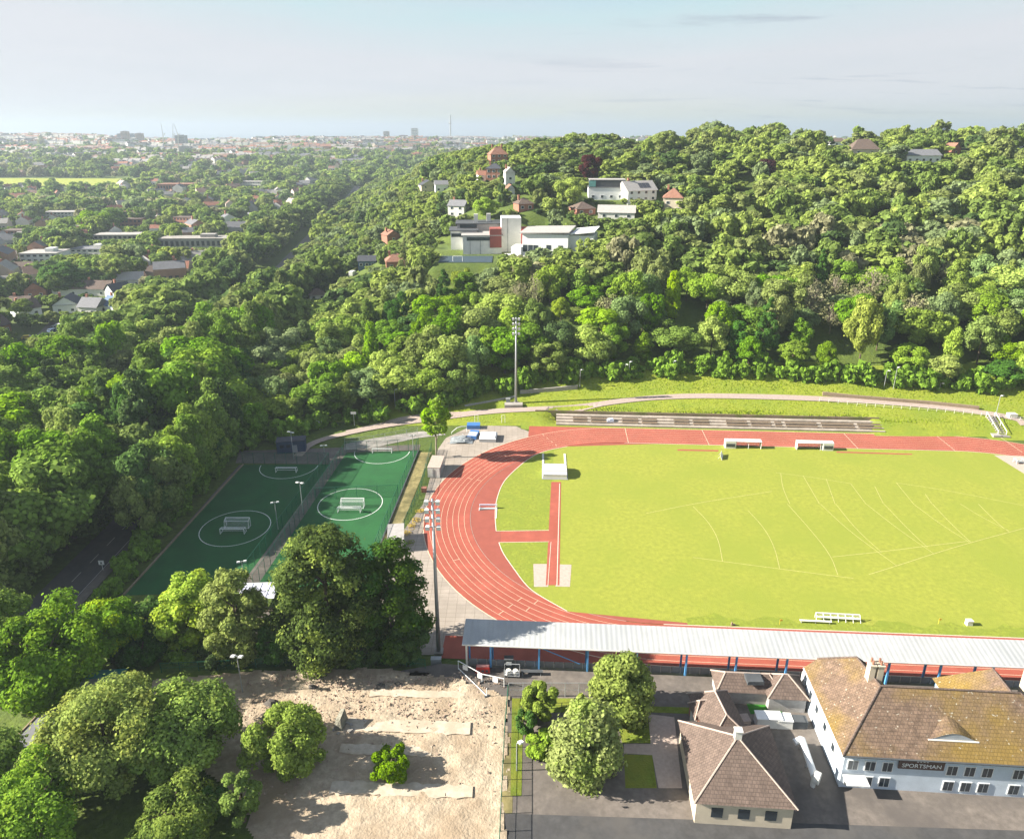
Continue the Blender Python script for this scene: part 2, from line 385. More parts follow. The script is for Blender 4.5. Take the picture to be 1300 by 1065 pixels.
# infield grass: straight edges, left edge traced from the apron boundary
edge_px = [(720, 567), (692.4, 572), (672, 581.4), (651.9, 598), (638, 612.7), (629.9, 634.7), (628.2, 655), (629.9, 674.4)]
edge2_px = [(633.3, 688.8), (638, 702), (650, 719), (668, 744), (684, 756), (720, 776)]
e1 = smooth([at(*p) for p in edge_px]); e2 = smooth([at(*p) for p in edge2_px])
def zc(ps, z): return [Vector((p.x, p.y, z)) for p in ps]
rb, rt = at(697, 688.0), at(697, 674.5)
mb = MB()
right = oval(RI, .04)[65:130]
main = [tw(12, RI - .1, .04)] + [tw(8, RI - .2, .04)] + zc(e1, .04) + [Vector((rt.x, rt.y, .04)), Vector((rb.x, rb.y, .04))] + zc(e2, .04) + [tw(10, -RI + .15, .04)] + right
mb.poly(main[::-1]); ob = mb.build('infield', [M['infield']]); tag(ob, kind='structure')
# rougher, darker grass at the left of the fan and along the near edge
mb = MB()
rx0 = at(697, 600)
mb.poly(zc([at(722, 566.5)] + e1[6:] + [at(697, 674.5), at(703, 572)], .052)[::-1])
mb.poly(zc([at(697, 688)] + e2[:-8] + [at(684, 745), at(677, 745), at(677, 716), at(697, 716)], .052)[::-1])
n = 50; nb = []
for i in range(n + 1):
    u = 4 + i * 1.7; nb.append(tw(u, -RI + .2, .052))
top = [tw(4 + (n - i) * 1.7, -RI + 2.6 + .7 * math.sin(i * 1.1) + .4 * math.sin(i * 2.7), .052) for i in range(n + 1)]
mb.poly(nb + top)
tag(mb.build('rough_grass', M['rough']), kind='structure')
mb = MB()
for p in [(697, 674.5, 688.5, 606)]:
    pass
mb.poly(zc([at(636, 674.6), at(708, 673.6), at(708, 687), at(636, 688.6)], .062)[::-1])
a0, a1 = at(706, 612), at(700.5, 743); dx = 1.15
mb.poly([Vector((a0.x - dx, a0.y, .066)), Vector((a1.x - dx * .95, a1.y, .066)), Vector((a1.x + dx * 1.2, a1.y, .066)), Vector((a0.x + dx, a0.y, .066))])
mb.poly(zc([at(860, 570.5), at(912, 571.5), at(912, 573.3), at(860, 572.3)], .062)[::-1])
mb.poly(zc([at(1062, 573.2), at(1158, 576.2), at(1158, 577.6), at(1062, 574.8)], .062)[::-1])
tag(mb.build('runway', M['track']), kind='structure')
mb = MB()
mb.poly(zc([at(677, 716), at(697, 716), at(696, 745), at(678, 745)], .058)[::-1])
mb.poly(zc([at(706, 716.5), at(725.5, 717), at(723.5, 745), at(705, 744.5)], .058)[::-1])
tag(mb.build('concrete_pad', M['pinkconc']), kind='structure')
mb = MB()
mb.poly(zc([at(1262, 578), at(1330, 580), at(1400, 640), at(1330, 620)], .056)[::-1]); tag(mb.build('far_apron', M['pinkconc']), kind='structure')
# lane lines
mb = MB()
for k in range(1, 8):
    r = RO - 1.222 * k; ring(mb, r - .03, r + .035, .045, 0)
ring(mb, RO - .05, RO + .10, .047, 0)
for deg, k0, k1 in [(118, 0, 8), (139, 2, 8), (232, 1, 6), (236, 4, 8), (248, 0, 5), (208, 3, 5), (160, 4, 7)]:
    a = R(deg); wv = Vector((-math.sin(a), math.cos(a), 0)); 
    for k in range(k0, k1, 2):
        r0 = RO - 1.222 * k; r1 = RO - 1.222 * (k + 1); p = [tw(r * math.cos(a), r * math.sin(a), .05) for r in (r0, r1)]
        strip(mb, p, .10, .05)
for u in (1, 22, 60, 84.4, 101): strip(mb, [tw(u, RI, .05), tw(u, RO, .05)], .12, .05)
tag(mb.build('lane_lines', M['line']), kind='structure')
mb = MB()
for pts in (oval(RI - .06, 0),):
    n = len(pts)
    for i in range(n):
        j = (i + 1) % n
        if i < 64: continue
        a, b = pts[i], pts[j]; strip(mb, [a, b], .16, .085)
strip(mb, zc(e1, 0), .17, .085); strip(mb, zc(e2, 0), .17, .085)
strip(mb, zc([at(629.9, 674.4), at(697, 673.4)], 0), .12, .085); strip(mb, zc([at(633.3, 688.8), at(697, 687.8)], 0), .12, .085)
strip(mb, zc([at(710.5, 614), at(707, 744)], 0), .14, .085); strip(mb, zc([at(699.5, 688), at(695.5, 744)], 0), .09, .085)
tag(mb.build('track_kerb', M['kerb']), kind='structure')
# faded throwing-sector markings on the infield
mb = MB()
c3 = lambda L_: [(880 + x / 3.095, 640 + y / 3.095) for x, y in L_]
c2 = lambda L_: [(980 + x / 4.0625, 460 + y / 4.0625) for x, y in L_]
for pl in ([c3(q) for q in ([(0, 10), (60, 70), (100, 140), (115, 225)], [(215, 25), (280, 95), (320, 170), (340, 255)], [(370, 0), (460, 100), (540, 200), (568, 278)],
            [(500, 0), (600, 95), (700, 170), (800, 243)], [(560, 0), (640, 100), (740, 190)], [(680, 0), (800, 95), (945, 195)], [(750, 0), (850, 105), (920, 170)],
            [(865, 0), (980, 85), (1085, 150)], [(940, 0), (1010, 75), (1090, 150)], [(1050, 0), (1130, 50), (1240, 105)], [(1120, 0), (1200, 80), (1240, 108)],
            [(545, 208), (735, 188), (920, 165), (1090, 145)], [(690, 277), (800, 243), (945, 195), (1095, 150), (1320, 90)], [(0, 210), (340, 255), (630, 292)])]
          + [c2(q) for q in ([(20, 570), (200, 592), (410, 627)], [(45, 572), (55, 650), (92, 731)], [(160, 585), (245, 731)], [(280, 603), (325, 731)], [(405, 625), (484, 731)],
            [(530, 640), (575, 731)], [(640, 620), (730, 731)], [(790, 680), (825, 731)], [(640, 622), (900, 660), (1300, 740)])]
          + [[(820, 652), (889, 638), (980, 624)]]):
    strip(mb, zc(resample(smooth([at(*p) for p in pl]), 3), 0), .13, .075)
tag(mb.build('field_markings', M['fieldline']), kind='structure')

# ------------------------------------------------------------------ floodlight masts
def floodlight(name, base, h, label, rows=4, r=.36):
    t = empty(name, base, 0, label, 'floodlight')
    MB().tube((0, 0, 0), (0, 0, h), r, r * .45, 12).build('pole', M['grey'], t, smooth=True)
    MB().box(0, 0, .2, 1.4, 1.4, .4).build('base_plinth', M['concrete'], t)
    for k in range(rows): MB().box(0, -.1, h - .4 - k * 1.4, 2.1, .13, .13).build('crossarm', M['grey'], t)
    for k in range(rows):
        z = h - .4 - k * 1.4
        for s in (-1, 1):
            b = MB(); y = -.35; x = s * .82
            b.hull([(x - .2, y + .25, z - .2), (x + .2, y + .25, z - .2), (x + .2, y + .25, z + .3), (x - .2, y + .25, z + .3)],
                   [(x - .32, y - .25, z - .36), (x + .32, y - .25, z - .36), (x + .32, y - .36, z + .3), (x - .32, y - .36, z + .3)])
            b.build('lamp', M['white'], t)
    return t
b0 = at(557, 828); top = atY(548, 633, b0.y).z
floodlight('floodlight_mast', b0, top, 'tall grey floodlight mast rising beside the near left bend of the track')
b1 = ground(655, 512); floodlight('floodlight_mast', b1, atY(655, 403, b1.y).z - b1.z, 'tall grey floodlight mast on the grass bank in front of the wood', r=.4)
bx = MB(); bx.box(0, 0, .45, 5.2, 2.2, .9); o = bx.build('mast_plinth', M['concrete'], None, ground(652, 517) + Vector((0, .4, 0)))
tag(o, 'low concrete plinth wall at the foot of the bank floodlight mast', 'wall')
bx = MB(); bx.box(0, 0, .6, 1.2, .8, 1.2, 0, 0, .96); bx.box(0, 0, 1.23, 1.35, .95, .06); o = bx.build('electrical_cabinet', M['grey'], None, ground(645, 511) + Vector((0, .1, .0)))
tag(o, 'pale grey cabinet on the plinth left of the bank floodlight mast', 'cabinet')

# ------------------------------------------------------------------ infield furniture
def dugout(cx, cy_, flip, label):
    p = at(cx, cy_); t = empty('dugout', p, -TA, label, 'dugout', 'team dugouts on the far touchline')
    Lh = 4.55; s = -1 if flip else 1
    fr = MB(); fr.box(0, .75, .95, 2 * Lh, .06, 1.9); fr.build('back_panel', M['netgrey'], t)
    f2 = MB()
    for x in (-Lh, -Lh * .4 * s, Lh * .3, Lh): f2.tube((x, .75, 0), (x, .75, 1.95), .06); f2.tube((x, -.55, 0), (x, -.45, 1.9), .05)
    f2.tube((-Lh, -.45, 1.95), (Lh, -.45, 1.95), .06); f2.build('frame', M['white'], t)
    rf = MB(); rf.hull([(-Lh - .1, -.6, 1.95), (Lh + .1, -.6, 1.95), (Lh + .1, .85, 2.1), (-Lh - .1, .85, 2.1)], [(-Lh - .1, -.6, 2.02), (Lh + .1, -.6, 2.02), (Lh + .1, .85, 2.17), (-Lh - .1, .85, 2.17)]); rf.build('roof', M['white'], t)
    x0 = -Lh if not flip else Lh - 2.6
    MB().box(x0 + 1.3, .1, 1.0, 2.62, 1.62, 2.16).build('booth', M['offwhite'], t)
    MB().box(x0 + 1.3, -.72, .95, 2.2, .05, .9).build('booth_opening', M['dgrey'], t)
    MB().box(-1.0 * 0 + (.9 * s), .35, .45, 2 * Lh - 3.2, .4, .08).build('bench', M['dgrey'], t)
    for x in (-Lh, Lh): MB().box(x, .1, 1.0, .06, 1.4, 1.9).build('side_panel', M['offwhite'], t)
dugout(942.5, 568.5, False, 'white roofed dugout with its solid booth at the left end')
dugout(1033.5, 570.5, True, 'white roofed dugout with its solid booth at the right end')
p = at(917.5, 581); t = empty('goal_board', p, R(70), 'white board leaning on the infield grass near the left dugout', 'board')
MB().hull([(-1.6, 0, .02), (1.6, 0, .02), (1.6, .12, .02), (-1.6, .12, .02)], [(-1.6, .5, 1.1), (1.6, .5, 1.1), (1.6, .56, 1.1), (-1.6, .56, 1.1)]).build('panel', M['white'], t)
for s_ in (-1.2, 1.2): MB().tube((s_, .5, 1.0), (s_, 1.1, 0), .05).build('strut', M['grey'], t)
# pole vault landing bed cover
p = at(704.5, 608.5); t = empty('vault_bed_cover', p, -TA * .6, 'white ribbed cover over the pole vault bed on the infield', 'mat cover')
c = MB(); Wd = 5.6; L0 = 5.6
prof = [(0, .15), (.05, 1.15), (.9, 1.75), (2.8, 1.95), (4.7, 1.75), (L0, 1.2), (L0 + .05, .15)]
for (y0, z0), (y1, z1) in zip(prof[:-1], prof[1:]): c.quad((-Wd / 2, y0, z0), (Wd / 2, y0, z0), (Wd / 2, y1, z1), (-Wd / 2, y1, z1))
for s in (-1, 1): c.poly([(s * Wd / 2, y, z) for y, z in (prof if s < 0 else prof[::-1])])
c.build('cover', M['offwhite'], t)
rb_ = MB()
for y, z in ((.05, 1.17), (.9, 1.78), (2.0, 1.92), (2.8, 1.98), (3.8, 1.9), (4.7, 1.78)): rb_.box(0, y, z, Wd + .1, .10, .06)
rb_.build('rib', M['grey'], t)
MB().box(0, 2.8, .1, Wd + .5, L0 + .5, .18).build('base_frame', M['grey'], t)
for s in (-1, 1): MB().box(s * Wd / 2 * .98, L0 + 4.3, .1, .5, 8.0, .10).build('rail', M['offwhite'], t)
# water jump barrier and pit
p = at(620, 645); t = empty('water_jump', p, -TA * .3, 'white water jump barrier over its pit beside the infield grass', 'water jump')
MB().box(0, 0, .82, 3.9, .18, .30).build('beam', mat('lilac_paint', (.55, .52, .62), .6, .08), t)
for s in (-1, 1): MB().box(s * 1.85, 0, .42, .14, .7, .84, 0, 0, .6).build('barrier_leg', M['white'], t)
MB().poly([(-1.85, -1.0, .06), (1.7, -.5, .06), (1.7, -.1, .06), (-1.85, -.1, .06)]).build('pit', M['dgrey'], t)
e = MB(); e.box(-1.95, -.6, .06, .12, 1.2, .12); e.box(1.86, -2.2, .06, .14, 4.6, .12); e.box(0, -.15, .10, 3.6, .5, .06); e.build('pit_edge', M['white'], t)
# benches and racks near the stand
p = at(1055, 789); t = empty('hurdle_rack', p, -TA * 1.4, 'white tubular equipment rack standing on the infield near the stand', 'rack')
def rack(t, x0, x1, y, h, mname):
    a = MB()
    for i in range(7):
        x = x0 + (x1 - x0) * i / 6
        a.tube((x, y - .5, 0), (x, y + .3, h), .05).tube((x, y + .5, 0), (x, y + .3, h), .05)
    a.tube((x0, y + .3, h), (x1, y + .3, h), .07).tube((x0, y, h * .55), (x1, y, h * .55), .06); a.build('frame', M['white'], t)
    b = MB(); b.box((x0 + x1) / 2, y, h * .52, x1 - x0 - .2, .5, .07); b.box((x0 + x1) / 2, y + .3, h * .95, (x1 - x0) * .98, .06, .34); b.build('shelf', M[mname], t)
rack(t, -2.4, 4.8, .4, 1.15, 'white')
p = at(1035, 791); t = empty('bench', p, -TA * 1.3, 'long white bench in front of the equipment rack on the infield', 'bench')
MB().box(0, 0, .48, 5.2, .36, .08).build('seat', M['white'], t)
for x in (-2.3, 0, 2.3): MB().box(x, 0, .22, .08, .32, .44).build('leg', M['grey'], t)
p = at(1229.5, 793); b = MB(); b.box(0, 0, .45, .95, .7, .9, 0, 0, .97); b.box(0, 0, .93, 1.05, .8, .06); o = b.build('white_box', M['white'], None, p); tag(o, 'small white lidded box on the near edge of the infield', 'box')
for px, py in ((989.5, 793), (1191, 792)):
    p = at(px, py); b = MB(); b.tube((0, 0, 0), (0, 0, 1.15), .035, .03, 6); b.hull([(0, -.02, .75), (.4, -.02, .8), (.4, .02, .8), (0, .02, .75)], [(0, -.02, 1.15), (.38, -.02, 1.1), (.38, .02, 1.1), (0, .02, 1.15)])
    o = b.build('marker_flag', M['yellow'], None, p); tag(o, 'yellow marker flag on the grass %s' % ('straight left of the equipment rack' if px < 1000 else 'beside the small white box'), 'flag', 'yellow marker flags')
p = at(929, 794); b = MB(); b.box(0, 0, .35, .3, .3, .7, 0, 0, .7); b.box(.35, .1, .12, .5, .3, .24); o = b.build('stake', M['wood'], None, p); tag(o, 'short wooden stake at the near infield edge above the stand roof', 'stake')
# open frame at the right end
p = at(1293, 588); t = empty('start_rostrum', p, 0, 'white tubular rostrum by the right bend of the track', 'rostrum')
a = MB()
for x in (-1, 1):
    for y in (-.6, .6): a.tube((x, y, 0), (x, y, 1.1), .05)
a.tube((-1, -.6, 1.1), (1, -.6, 1.1), .05).tube((-1, .6, 1.1), (1, .6, 1.1), .05).tube((-1, -.6, .5), (1, -.6, 1.1), .04).tube((-1, -.6, 1.1), (-1, .6, 1.1), .05).tube((1, -.6, 1.1), (1, .6, 1.1), .05); a.build('frame', M['white'], t)
MB().box(0, 0, .55, 1.9, 1.1, .06).build('platform', M['grey'], t)
# ------------------------------------------------------------------ left of the track
p = at(551, 606.5); q = at(563, 575); d = (q - p); rz = math.atan2(-d.x, d.y)
t = empty('storage_container', p, rz, 'beige timber topped storage container beside the outer edge of the track', 'container')
MB().box(0, 3.3, 1.32, 3.0, 6.6, 2.5).build('body', M['grey'], t)
MB().box(0, 3.3, 2.63, 3.1, 6.7, .12).build('roof', M['pinkconc'], t)
for s in (-1, 1): 
    dd = MB().box(s * .72, -.03, 1.3, 1.36, .06, 2.3).build('door', M['offwhite'], t)
    MB().box(-s * .0 + s * .2, -.08, 1.2, .05, .06, 1.9).build('lock_bar', M['dgrey'], dd)
p = at(538.5, 624); b = MB(); b.box(0, 0, .5, 1.1, 1.0, 1.0); b.box(0, 0, 1.03, 1.2, 1.1, .08); b.box(0, -.52, .5, 1.0, .05, .12)
tag(b.build('brick_box', M['brick'], None, p), 'small brick red box standing alone between fence and track', 'box')
for i, (px, py) in enumerate(((533, 649), (529, 661), (522, 669), (516, 678), (519.5, 690))):
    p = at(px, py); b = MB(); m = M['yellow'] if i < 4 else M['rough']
    for k in range(7):
        ox, oy, rr = random.uniform(-.5, .5), random.uniform(-.6, .6), random.uniform(.45, .62); tz = random.uniform(-.15, .15)
        pts = [(ox + rr * math.cos(a), oy + rr * math.sin(a), .06 + k * .055 + tz * .3 * math.cos(a)) for a in np.linspace(0, 2 * math.pi, 15)]
        b.path(pts, .035, 5)
    lab = ['yellow hoops heaped on the paving, farthest of the heaps from the camera', 'yellow hoops heaped on the paving, second from the small brick red box', 'yellow hoops heaped near the green fence, third from the small brick red box',
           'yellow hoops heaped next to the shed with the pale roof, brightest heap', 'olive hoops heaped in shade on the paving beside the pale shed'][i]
    tag(b.build('hoop_heap', m, None, p), lab, 'hoops', 'heaps of hoops by the track')
p = at(503, 698); t = empty('storage_shed', p, R(8), 'small shed with a pale flat roof behind the dark conifers', 'shed')
MB().box(0, 2.6, 1.2, 3.0, 6.0, 2.4).build('wall', M['offwhite'], t); MB().box(0, 2.6, 2.46, 3.3, 6.3, .12).build('roof', M['roofpale'], t); MB().box(0, -.43, 1.0, 1.1, .06, 2.0).build('door', M['grey'], t)
# high jump beds
def soft(name, px, py, w_, l_, h_, rz, m, lab, stripes=False, lid=False):
    p = at(px, py); t = empty(name, p, rz, lab, 'mat')
    MB().box(0, l_ / 2, h_ / 2, w_, l_, h_).build('body', m, t)
    if stripes:
        s = MB()
        for k in range(3): s.box(0, .4 + k * .95, h_ + .06, w_ * .96, .42, .14)
        s.build('stripe', M['offwhite'], t)
    if lid:
        MB().hull([(-w_ / 2 - .05, -.05, h_), (w_ / 2 + .05, -.05, h_), (w_ / 2 + .05, l_ + .05, h_), (-w_ / 2 - .05, l_ + .05, h_)], [(-w_ / 2 + .3, .4, h_ + .3), (w_ / 2 - .3, .4, h_ + .3), (w_ / 2 - .3, l_ - .4, h_ + .3), (-w_ / 2 + .3, l_ - .4, h_ + .3)]).build('cover', M['white'], t)
soft('landing_mat', 599, 558, 2.4, 4.2, 1.0, R(-9), M['bluemat'], 'blue landing mat with white stripes stacked at the end of the track', True)
soft('landing_mat', 601, 545, 3.6, 2.4, 1.1, 0, M['bluemat'], 'plain blue landing mat at the back of the paving corner')
soft('mat_trolley', 619, 561.5, 4.4, 4.6, .9, R(-4), M['grey'], 'grey and white covered mat beside the striped blue one', False, True)
p = at(586, 560); t = empty('throwing_cage', p, 0, 'low heap of grey cage netting and poles left of the blue mats', 'netting')
c = MB()
for k in range(26):
    a = Vector((random.uniform(-2.8, 2.6), random.uniform(-1.6, 2.4), random.uniform(.1, .9))); c.tube(a, a + Vector((random.uniform(-2, 2), random.uniform(-.8, .8), random.uniform(-.4, .5))), .05, .05, 5)
c.build('pole', M['grey'], t)
v = []
hm = MB(); g6 = [[Vector((-3 + i * 1.0, -1.8 + j * .9, max(.05, 1.0 - .25 * ((i - 3) ** 2) * .35 - .2 * (j - 2.5) ** 2 * .4 + random.uniform(-.18, .18)))) for i in range(7)] for j in range(6)]
for j in range(5):
    for i in range(6): hm.quad(g6[j][i], g6[j][i + 1], g6[j + 1][i + 1], g6[j + 1][i])
hm.build('netting', mat('grey_netting', (.22, .24, .25), .9, .3, scale=2), t)
p = at(585, 549); b = MB(); b.path([(-2.4, -1.0, .5), (-1, -.3, 1.5), (.2, .2, 1.7), (1.6, .5, 1.6)], .09); b.tube((1.6, .5, 1.6), (1.6, .5, 0), .07).tube((-2.4, -1, .5), (-2.4, -1, 0), .07)
tag(b.build('cage_rail', M['white'], None, p), 'bent white rail arching behind the grey netting heap', 'rail')

# dry strip between fence and paving
mb = MB(); mb.poly([at(*p_, .012) for p_ in [(533, 574), (548, 574), (510, 668), (492, 692), (481, 692)]][::-1]); tag(mb.build('dry_grass_strip', M['dry']), kind='structure')
# ------------------------------------------------------------------ small pitches
RF0, RF1 = Vector((-24.0, 166.4, 0)), Vector((-26.9, 108.5, 0))       # right fence of the right pitch
ML0, ML1 = Vector((-42.3, 164.6, 0)), Vector((-46.3, 107.5, 0))       # right edge of mid strip
LM0, LM1 = Vector((-45.0, 158.2, 0)), Vector((-49.4, 107.0, 0))
LL0, LL1 = Vector((-66.2, 158.0, 0)), Vector((-68.9, 106.0, 0))
def zc1(p, z): return Vector((p.x, p.y, z))
mb = MB(); mb.quad(zc1(RF1, .02), zc1(RF0, .02), zc1(ML0, .02), zc1(ML1, .02)); mb.quad(zc1(LM1, .02), zc1(LM0, .02), zc1(LL0, .02), zc1(LL1, .02))
tag(mb.build('pitch_turf', M['turf']), kind='structure')
mb = MB(); mb.quad(zc1(ML1, .01), zc1(ML0, .01), zc1(LM0, .01), zc1(LM1, .01)); mb.poly([Vector(q_) for q_ in ((-68.5, 159, .01), (-45, 158.3, .01), (-42, 165, .01), (-24, 166.6, .01), (-24, 170, .01), (-46, 168, .01), (-70, 166, .01))][::-1])
mb.quad(Vector((-69.2, 106, .012)), Vector((-68.9, 106, .012)), Vector((-66.2, 158, .012)), Vector((-67.2, 158, .012)))
tag(mb.build('pitch_path', M['lane']), kind='structure')
mb = MB()
wl = mat('white_turf_line', (.55, .58, .55), .85, .1)
def arc(cx, cy_, r, a0, a1, sx=1.0):
    pts = [Vector((cx + sx * r * math.cos(R(a)), cy_ + r * math.sin(R(a)), 0)) for a in np.linspace(a0, a1, 40)]; strip(mb, pts, .16, .045)
gc1, gc2 = at(443, 641), at(297.5, 672)
arc(gc1.x + .2, gc1.y + .5, 7.0, 0, 360); arc(gc2.x, gc2.y + .6, 7.0, 0, 360)
g3, g4 = at(485, 574), at(363, 598)
arc(g3.x, 165.6, 7.0, 180, 360); arc(g4.x, 157.6, 7.0, 180, 360)
tag(mb.build('pitch_lines', wl), kind='structure')
def goal(px, py, face, lab, wd=4.9, h=1.25):
    p = at(px, py); t = empty('football_goal', p, R(face), lab, 'goal', 'small white football goals')
    f = MB()
    for s in (-1, 1):
        f.tube((s * wd / 2, 0, 0), (s * wd / 2, 0, h), .075, .075, 6); f.tube((s * wd / 2, 0, h), (s * wd / 2, .95, h * .82), .045, .045, 6); f.tube((s * wd / 2, .95, h * .82), (s * wd / 2, 1.25, 0), .045, .045, 6); f.tube((s * wd / 2, 0, .06), (s * wd / 2, 1.25, .06), .045, .045, 6)
    f.tube((-wd / 2, 0, h), (wd / 2, 0, h), .075, .075, 6); f.tube((-wd / 2, .95, h * .82), (wd / 2, .95, h * .82), .045, .045, 6); f.tube((-wd / 2, 1.25, .07), (wd / 2, 1.25, .07), .045, .045, 6)
    f.build('frame', M['white'], t)
    n = MB(); n.quad((-wd / 2, .95, h * .82), (wd / 2, .95, h * .82), (wd / 2, 1.25, .06), (-wd / 2, 1.25, .06)); n.quad((-wd / 2, 0, h), (wd / 2, 0, h), (wd / 2, .95, h * .82), (-wd / 2, .95, h * .82))
    for s in (-1, 1): n.poly([(s * wd / 2, 0, h), (s * wd / 2, .95, h * .82), (s * wd / 2, 1.25, .06), (s * wd / 2, 0, .06)])
    n.build('net', M['netwhite'], t)
goal(485, 575.5, 0, 'white goal at the far end of the right small pitch'); goal(363, 600, 0, 'white goal at the far end of the shaded left small pitch')
goal(443, 651, 0, 'nearer white goal of the pair in the circle on the sunlit right pitch'); goal(448.5, 642, 180, 'rear white goal of the pair in the circle on the sunlit right pitch', 5.0, 1.9)
goal(295, 678, 0, 'nearer white goal of the pair in the circle on the shaded left pitch'); goal(303, 667, 180, 'rear white goal of the pair in the circle on the shaded left pitch', 5.0, 1.9)
def fence(name, pts, h, lab, mpost, mnet, sp=2.6, rail=True, cat='fence', r=.05, gz=None, group=None):
    P = resample(pts, sp); t = empty(name, (0, 0, 0), 0, lab, cat, group)
    zs = [(H(p.x, p.y) if gz is None else gz) for p in P]
    pm = None; parts = 0
    for p, z in zip(P, zs):
        if parts < 90:
            if pm is None: pm = MB().tube((0, 0, 0), (0, 0, h), r, r, 6).build('post', mpost, t); o = pm
            else: o = pm.copy(); COL.objects.link(o); o.parent = t
            o.location = (p.x, p.y, z); parts += 1
    n = MB(); rl = MB()
    for (a, za), (b, zb) in zip(zip(P[:-1], zs[:-1]), zip(P[1:], zs[1:])):
        n.quad((a.x, a.y, za + .05), (b.x, b.y, zb + .05), (b.x, b.y, zb + h), (a.x, a.y, za + h))
        rl.tube((a.x, a.y, za + h), (b.x, b.y, zb + h), r * .7, r * .7, 5)
        if h < 2.6: rl.tube((a.x, a.y, za + h * .5), (b.x, b.y, zb + h * .5), r * .5, r * .5, 5)
    if mnet: n.build('mesh_panel', mnet, t)
    if rail: rl.build('rail', mpost, t)
    return t
fence('mesh_fence', [RF0, RF1], 3.6, 'tall green mesh fence along the sunlit right side of the right pitch', M['green'], M['netgreen'])
fence('mesh_fence', [ML0, ML1], 3.2, 'green mesh fence on the left side of the right pitch', M['green'], M['netgreen'])
fence('mesh_fence', [LM0, LM1], 3.2, 'green mesh fence on the right side of the shaded left pitch', M['green'], M['netgreen'])
fence('mesh_fence', [RF0, ML0], 3.2, 'green mesh fence across the far end of the right pitch', M['green'], M['netgreen'])
fence('mesh_fence', [LM0, LL0], 3.2, 'green mesh fence across the far end of the left pitch', M['green'], M['netgreen'])
m1, m2 = at(392, 622), at(525, 624)
fence('mesh_fence', [Vector((-43.9, 140.5, 0)), Vector((-25.6, 142, 0))], 3.0, 'green divider fence crossing the middle of the right pitch', M['green'], M['netgreen'], 4)
fence('mesh_fence', [at(548, 572), at(533, 628)], 2.2, 'low green fence beside the container on the paving edge', M['green'], M['netgreen'])
fence('mesh_fence', [at(531, 634), at(509, 680)], 2.2, 'low green fence beside the heaps of yellow hoops', M['green'], M['netgreen'])
k = MB(); strip(k, [RF0, RF1], .22, .22); o = MB()
for a, b, lab in ((RF0, RF1, 'dark kerb wall under the right hand pitch fence'), (LL0, LL1, 'low grey kerb wall along the left side of the left pitch')):
    d = (b - a); rz = math.atan2(d.y, d.x); c = (a + b) / 2
    kk = MB(); kk.box(0, 0, .16, d.length, .28, .32); ob = kk.build('kerb_wall', M['dgrey'] if a is RF0 else M['wood'], None, c); ob.rotation_euler = (0, 0, rz); tag(ob, lab, 'kerb wall')
def pitch_light(px, py_base, h, lab, arm=True, heads=2, loc=None, name='pitch_light', cat='floodlight', grp='small floodlights round the pitches'):
    p = loc if loc is not None else at(px, py_base); t = empty(name, p, random.uniform(-.5, .5), lab, cat, grp)
    MB().tube((0, 0, 0), (0, 0, h), .09, .06, 8).build('pole', M['grey'], t)
    for k in range(heads):
        s = (-1) ** k; b = MB(); b.hull([(s * .55 - .3, -.35, h - .1), (s * .55 + .3, -.35, h - .1), (s * .55 + .3, .3, h - .35), (s * .55 - .3, .3, h - .35)], [(s * .55 - .25, -.3, h + .12), (s * .55 + .25, -.3, h + .12), (s * .55 + .25, .3, h - .1), (s * .55 - .25, .3, h - .1)]); b.build('lamp', M['white'], t)
    if heads > 1: MB().tube((-.6, 0, h - .1), (.6, 0, h - .1), .045, .045, 6).build('crossbar', M['grey'], t)
for (px, py, pb, lab) in ((385, 612, 652, 'small floodlight on the mid strip beside the far half of the pitches'), (353, 637, 672, 'small floodlight on the mid strip nearest the left goal circle'),
                          (312, 712, 748, 'small floodlight above the white canopy at the near pitch corner'), (413, 565, 588, 'small floodlight at the far corner between the two pitches'),
                          (373, 548, 583, 'small floodlight above the blue cabin in the shade'), (525, 552, 580, 'small floodlight at the far right corner of the right pitch')):
    b = at(px, pb); pitch_light(0, 0, atY(px, py, b.y).z, lab, loc=b)
p = at(371, 572); t = empty('blue_cabin', p, R(10), 'dark blue cabin in deep shade behind the left pitch', 'cabin')
MB().box(0, 0, 1.6, 7, 3, 3.2).build('wall', mat('navy_panel', (.025, .05, .10), .7, .15), t); MB().box(0, 0, 3.26, 7.3, 3.3, .12).build('roof', M['roofdark'], t); MB().box(1, -1.53, 1.1, 1.1, .06, 2.1).build('door', M['grey'], t)
for wx in (-2.2, -.6): MB().box(wx, -1.53, 2.0, 1.0, .06, .8).build('window', M['glass'], t)
p = at(330, 768); t = empty('canopy', p, R(3), 'white framed canopy with clear roof between the poplars and the conifers', 'canopy')
for s in (-2.6, 2.6):
    for y in (-1.2, 2.2): MB().tube((s, y, 0), (s, y, 2.5), .07, .07, 8).build('post', M['white'], t)
MB().hull([(-3.1, -1.7, 2.5), (3.1, -1.7, 2.5), (3.1, 2.7, 2.6), (-3.1, 2.7, 2.6)], [(-3.1, -1.7, 2.56), (3.1, -1.7, 2.56), (3.1, 2.7, 2.66), (-3.1, 2.7, 2.66)]).build('roof_sheet', mat('lilac_sheet', (.50, .50, .60), .35, .1), t)
r_ = MB()
for x in (-3.1, -1.55, 0, 1.55, 3.1): r_.tube((x, -1.7, 2.6), (x, 2.7, 2.7), .05)
for y in (-1.7, 2.7): r_.tube((-3.1, y, 2.58 + (.1 if y > 0 else 0)), (3.1, y, 2.58 + (.1 if y > 0 else 0)), .06)
r_.build('roof_frame', M['white'], t)
hp = MB()
for x in (.8, 1.5): hp.path([(x - .3, -1.9, 0), (x - .25, -1.9, 1.2), (x, -1.9, 1.7), (x + .25, -1.9, 1.2), (x + .3, -1.9, 0)], .05)
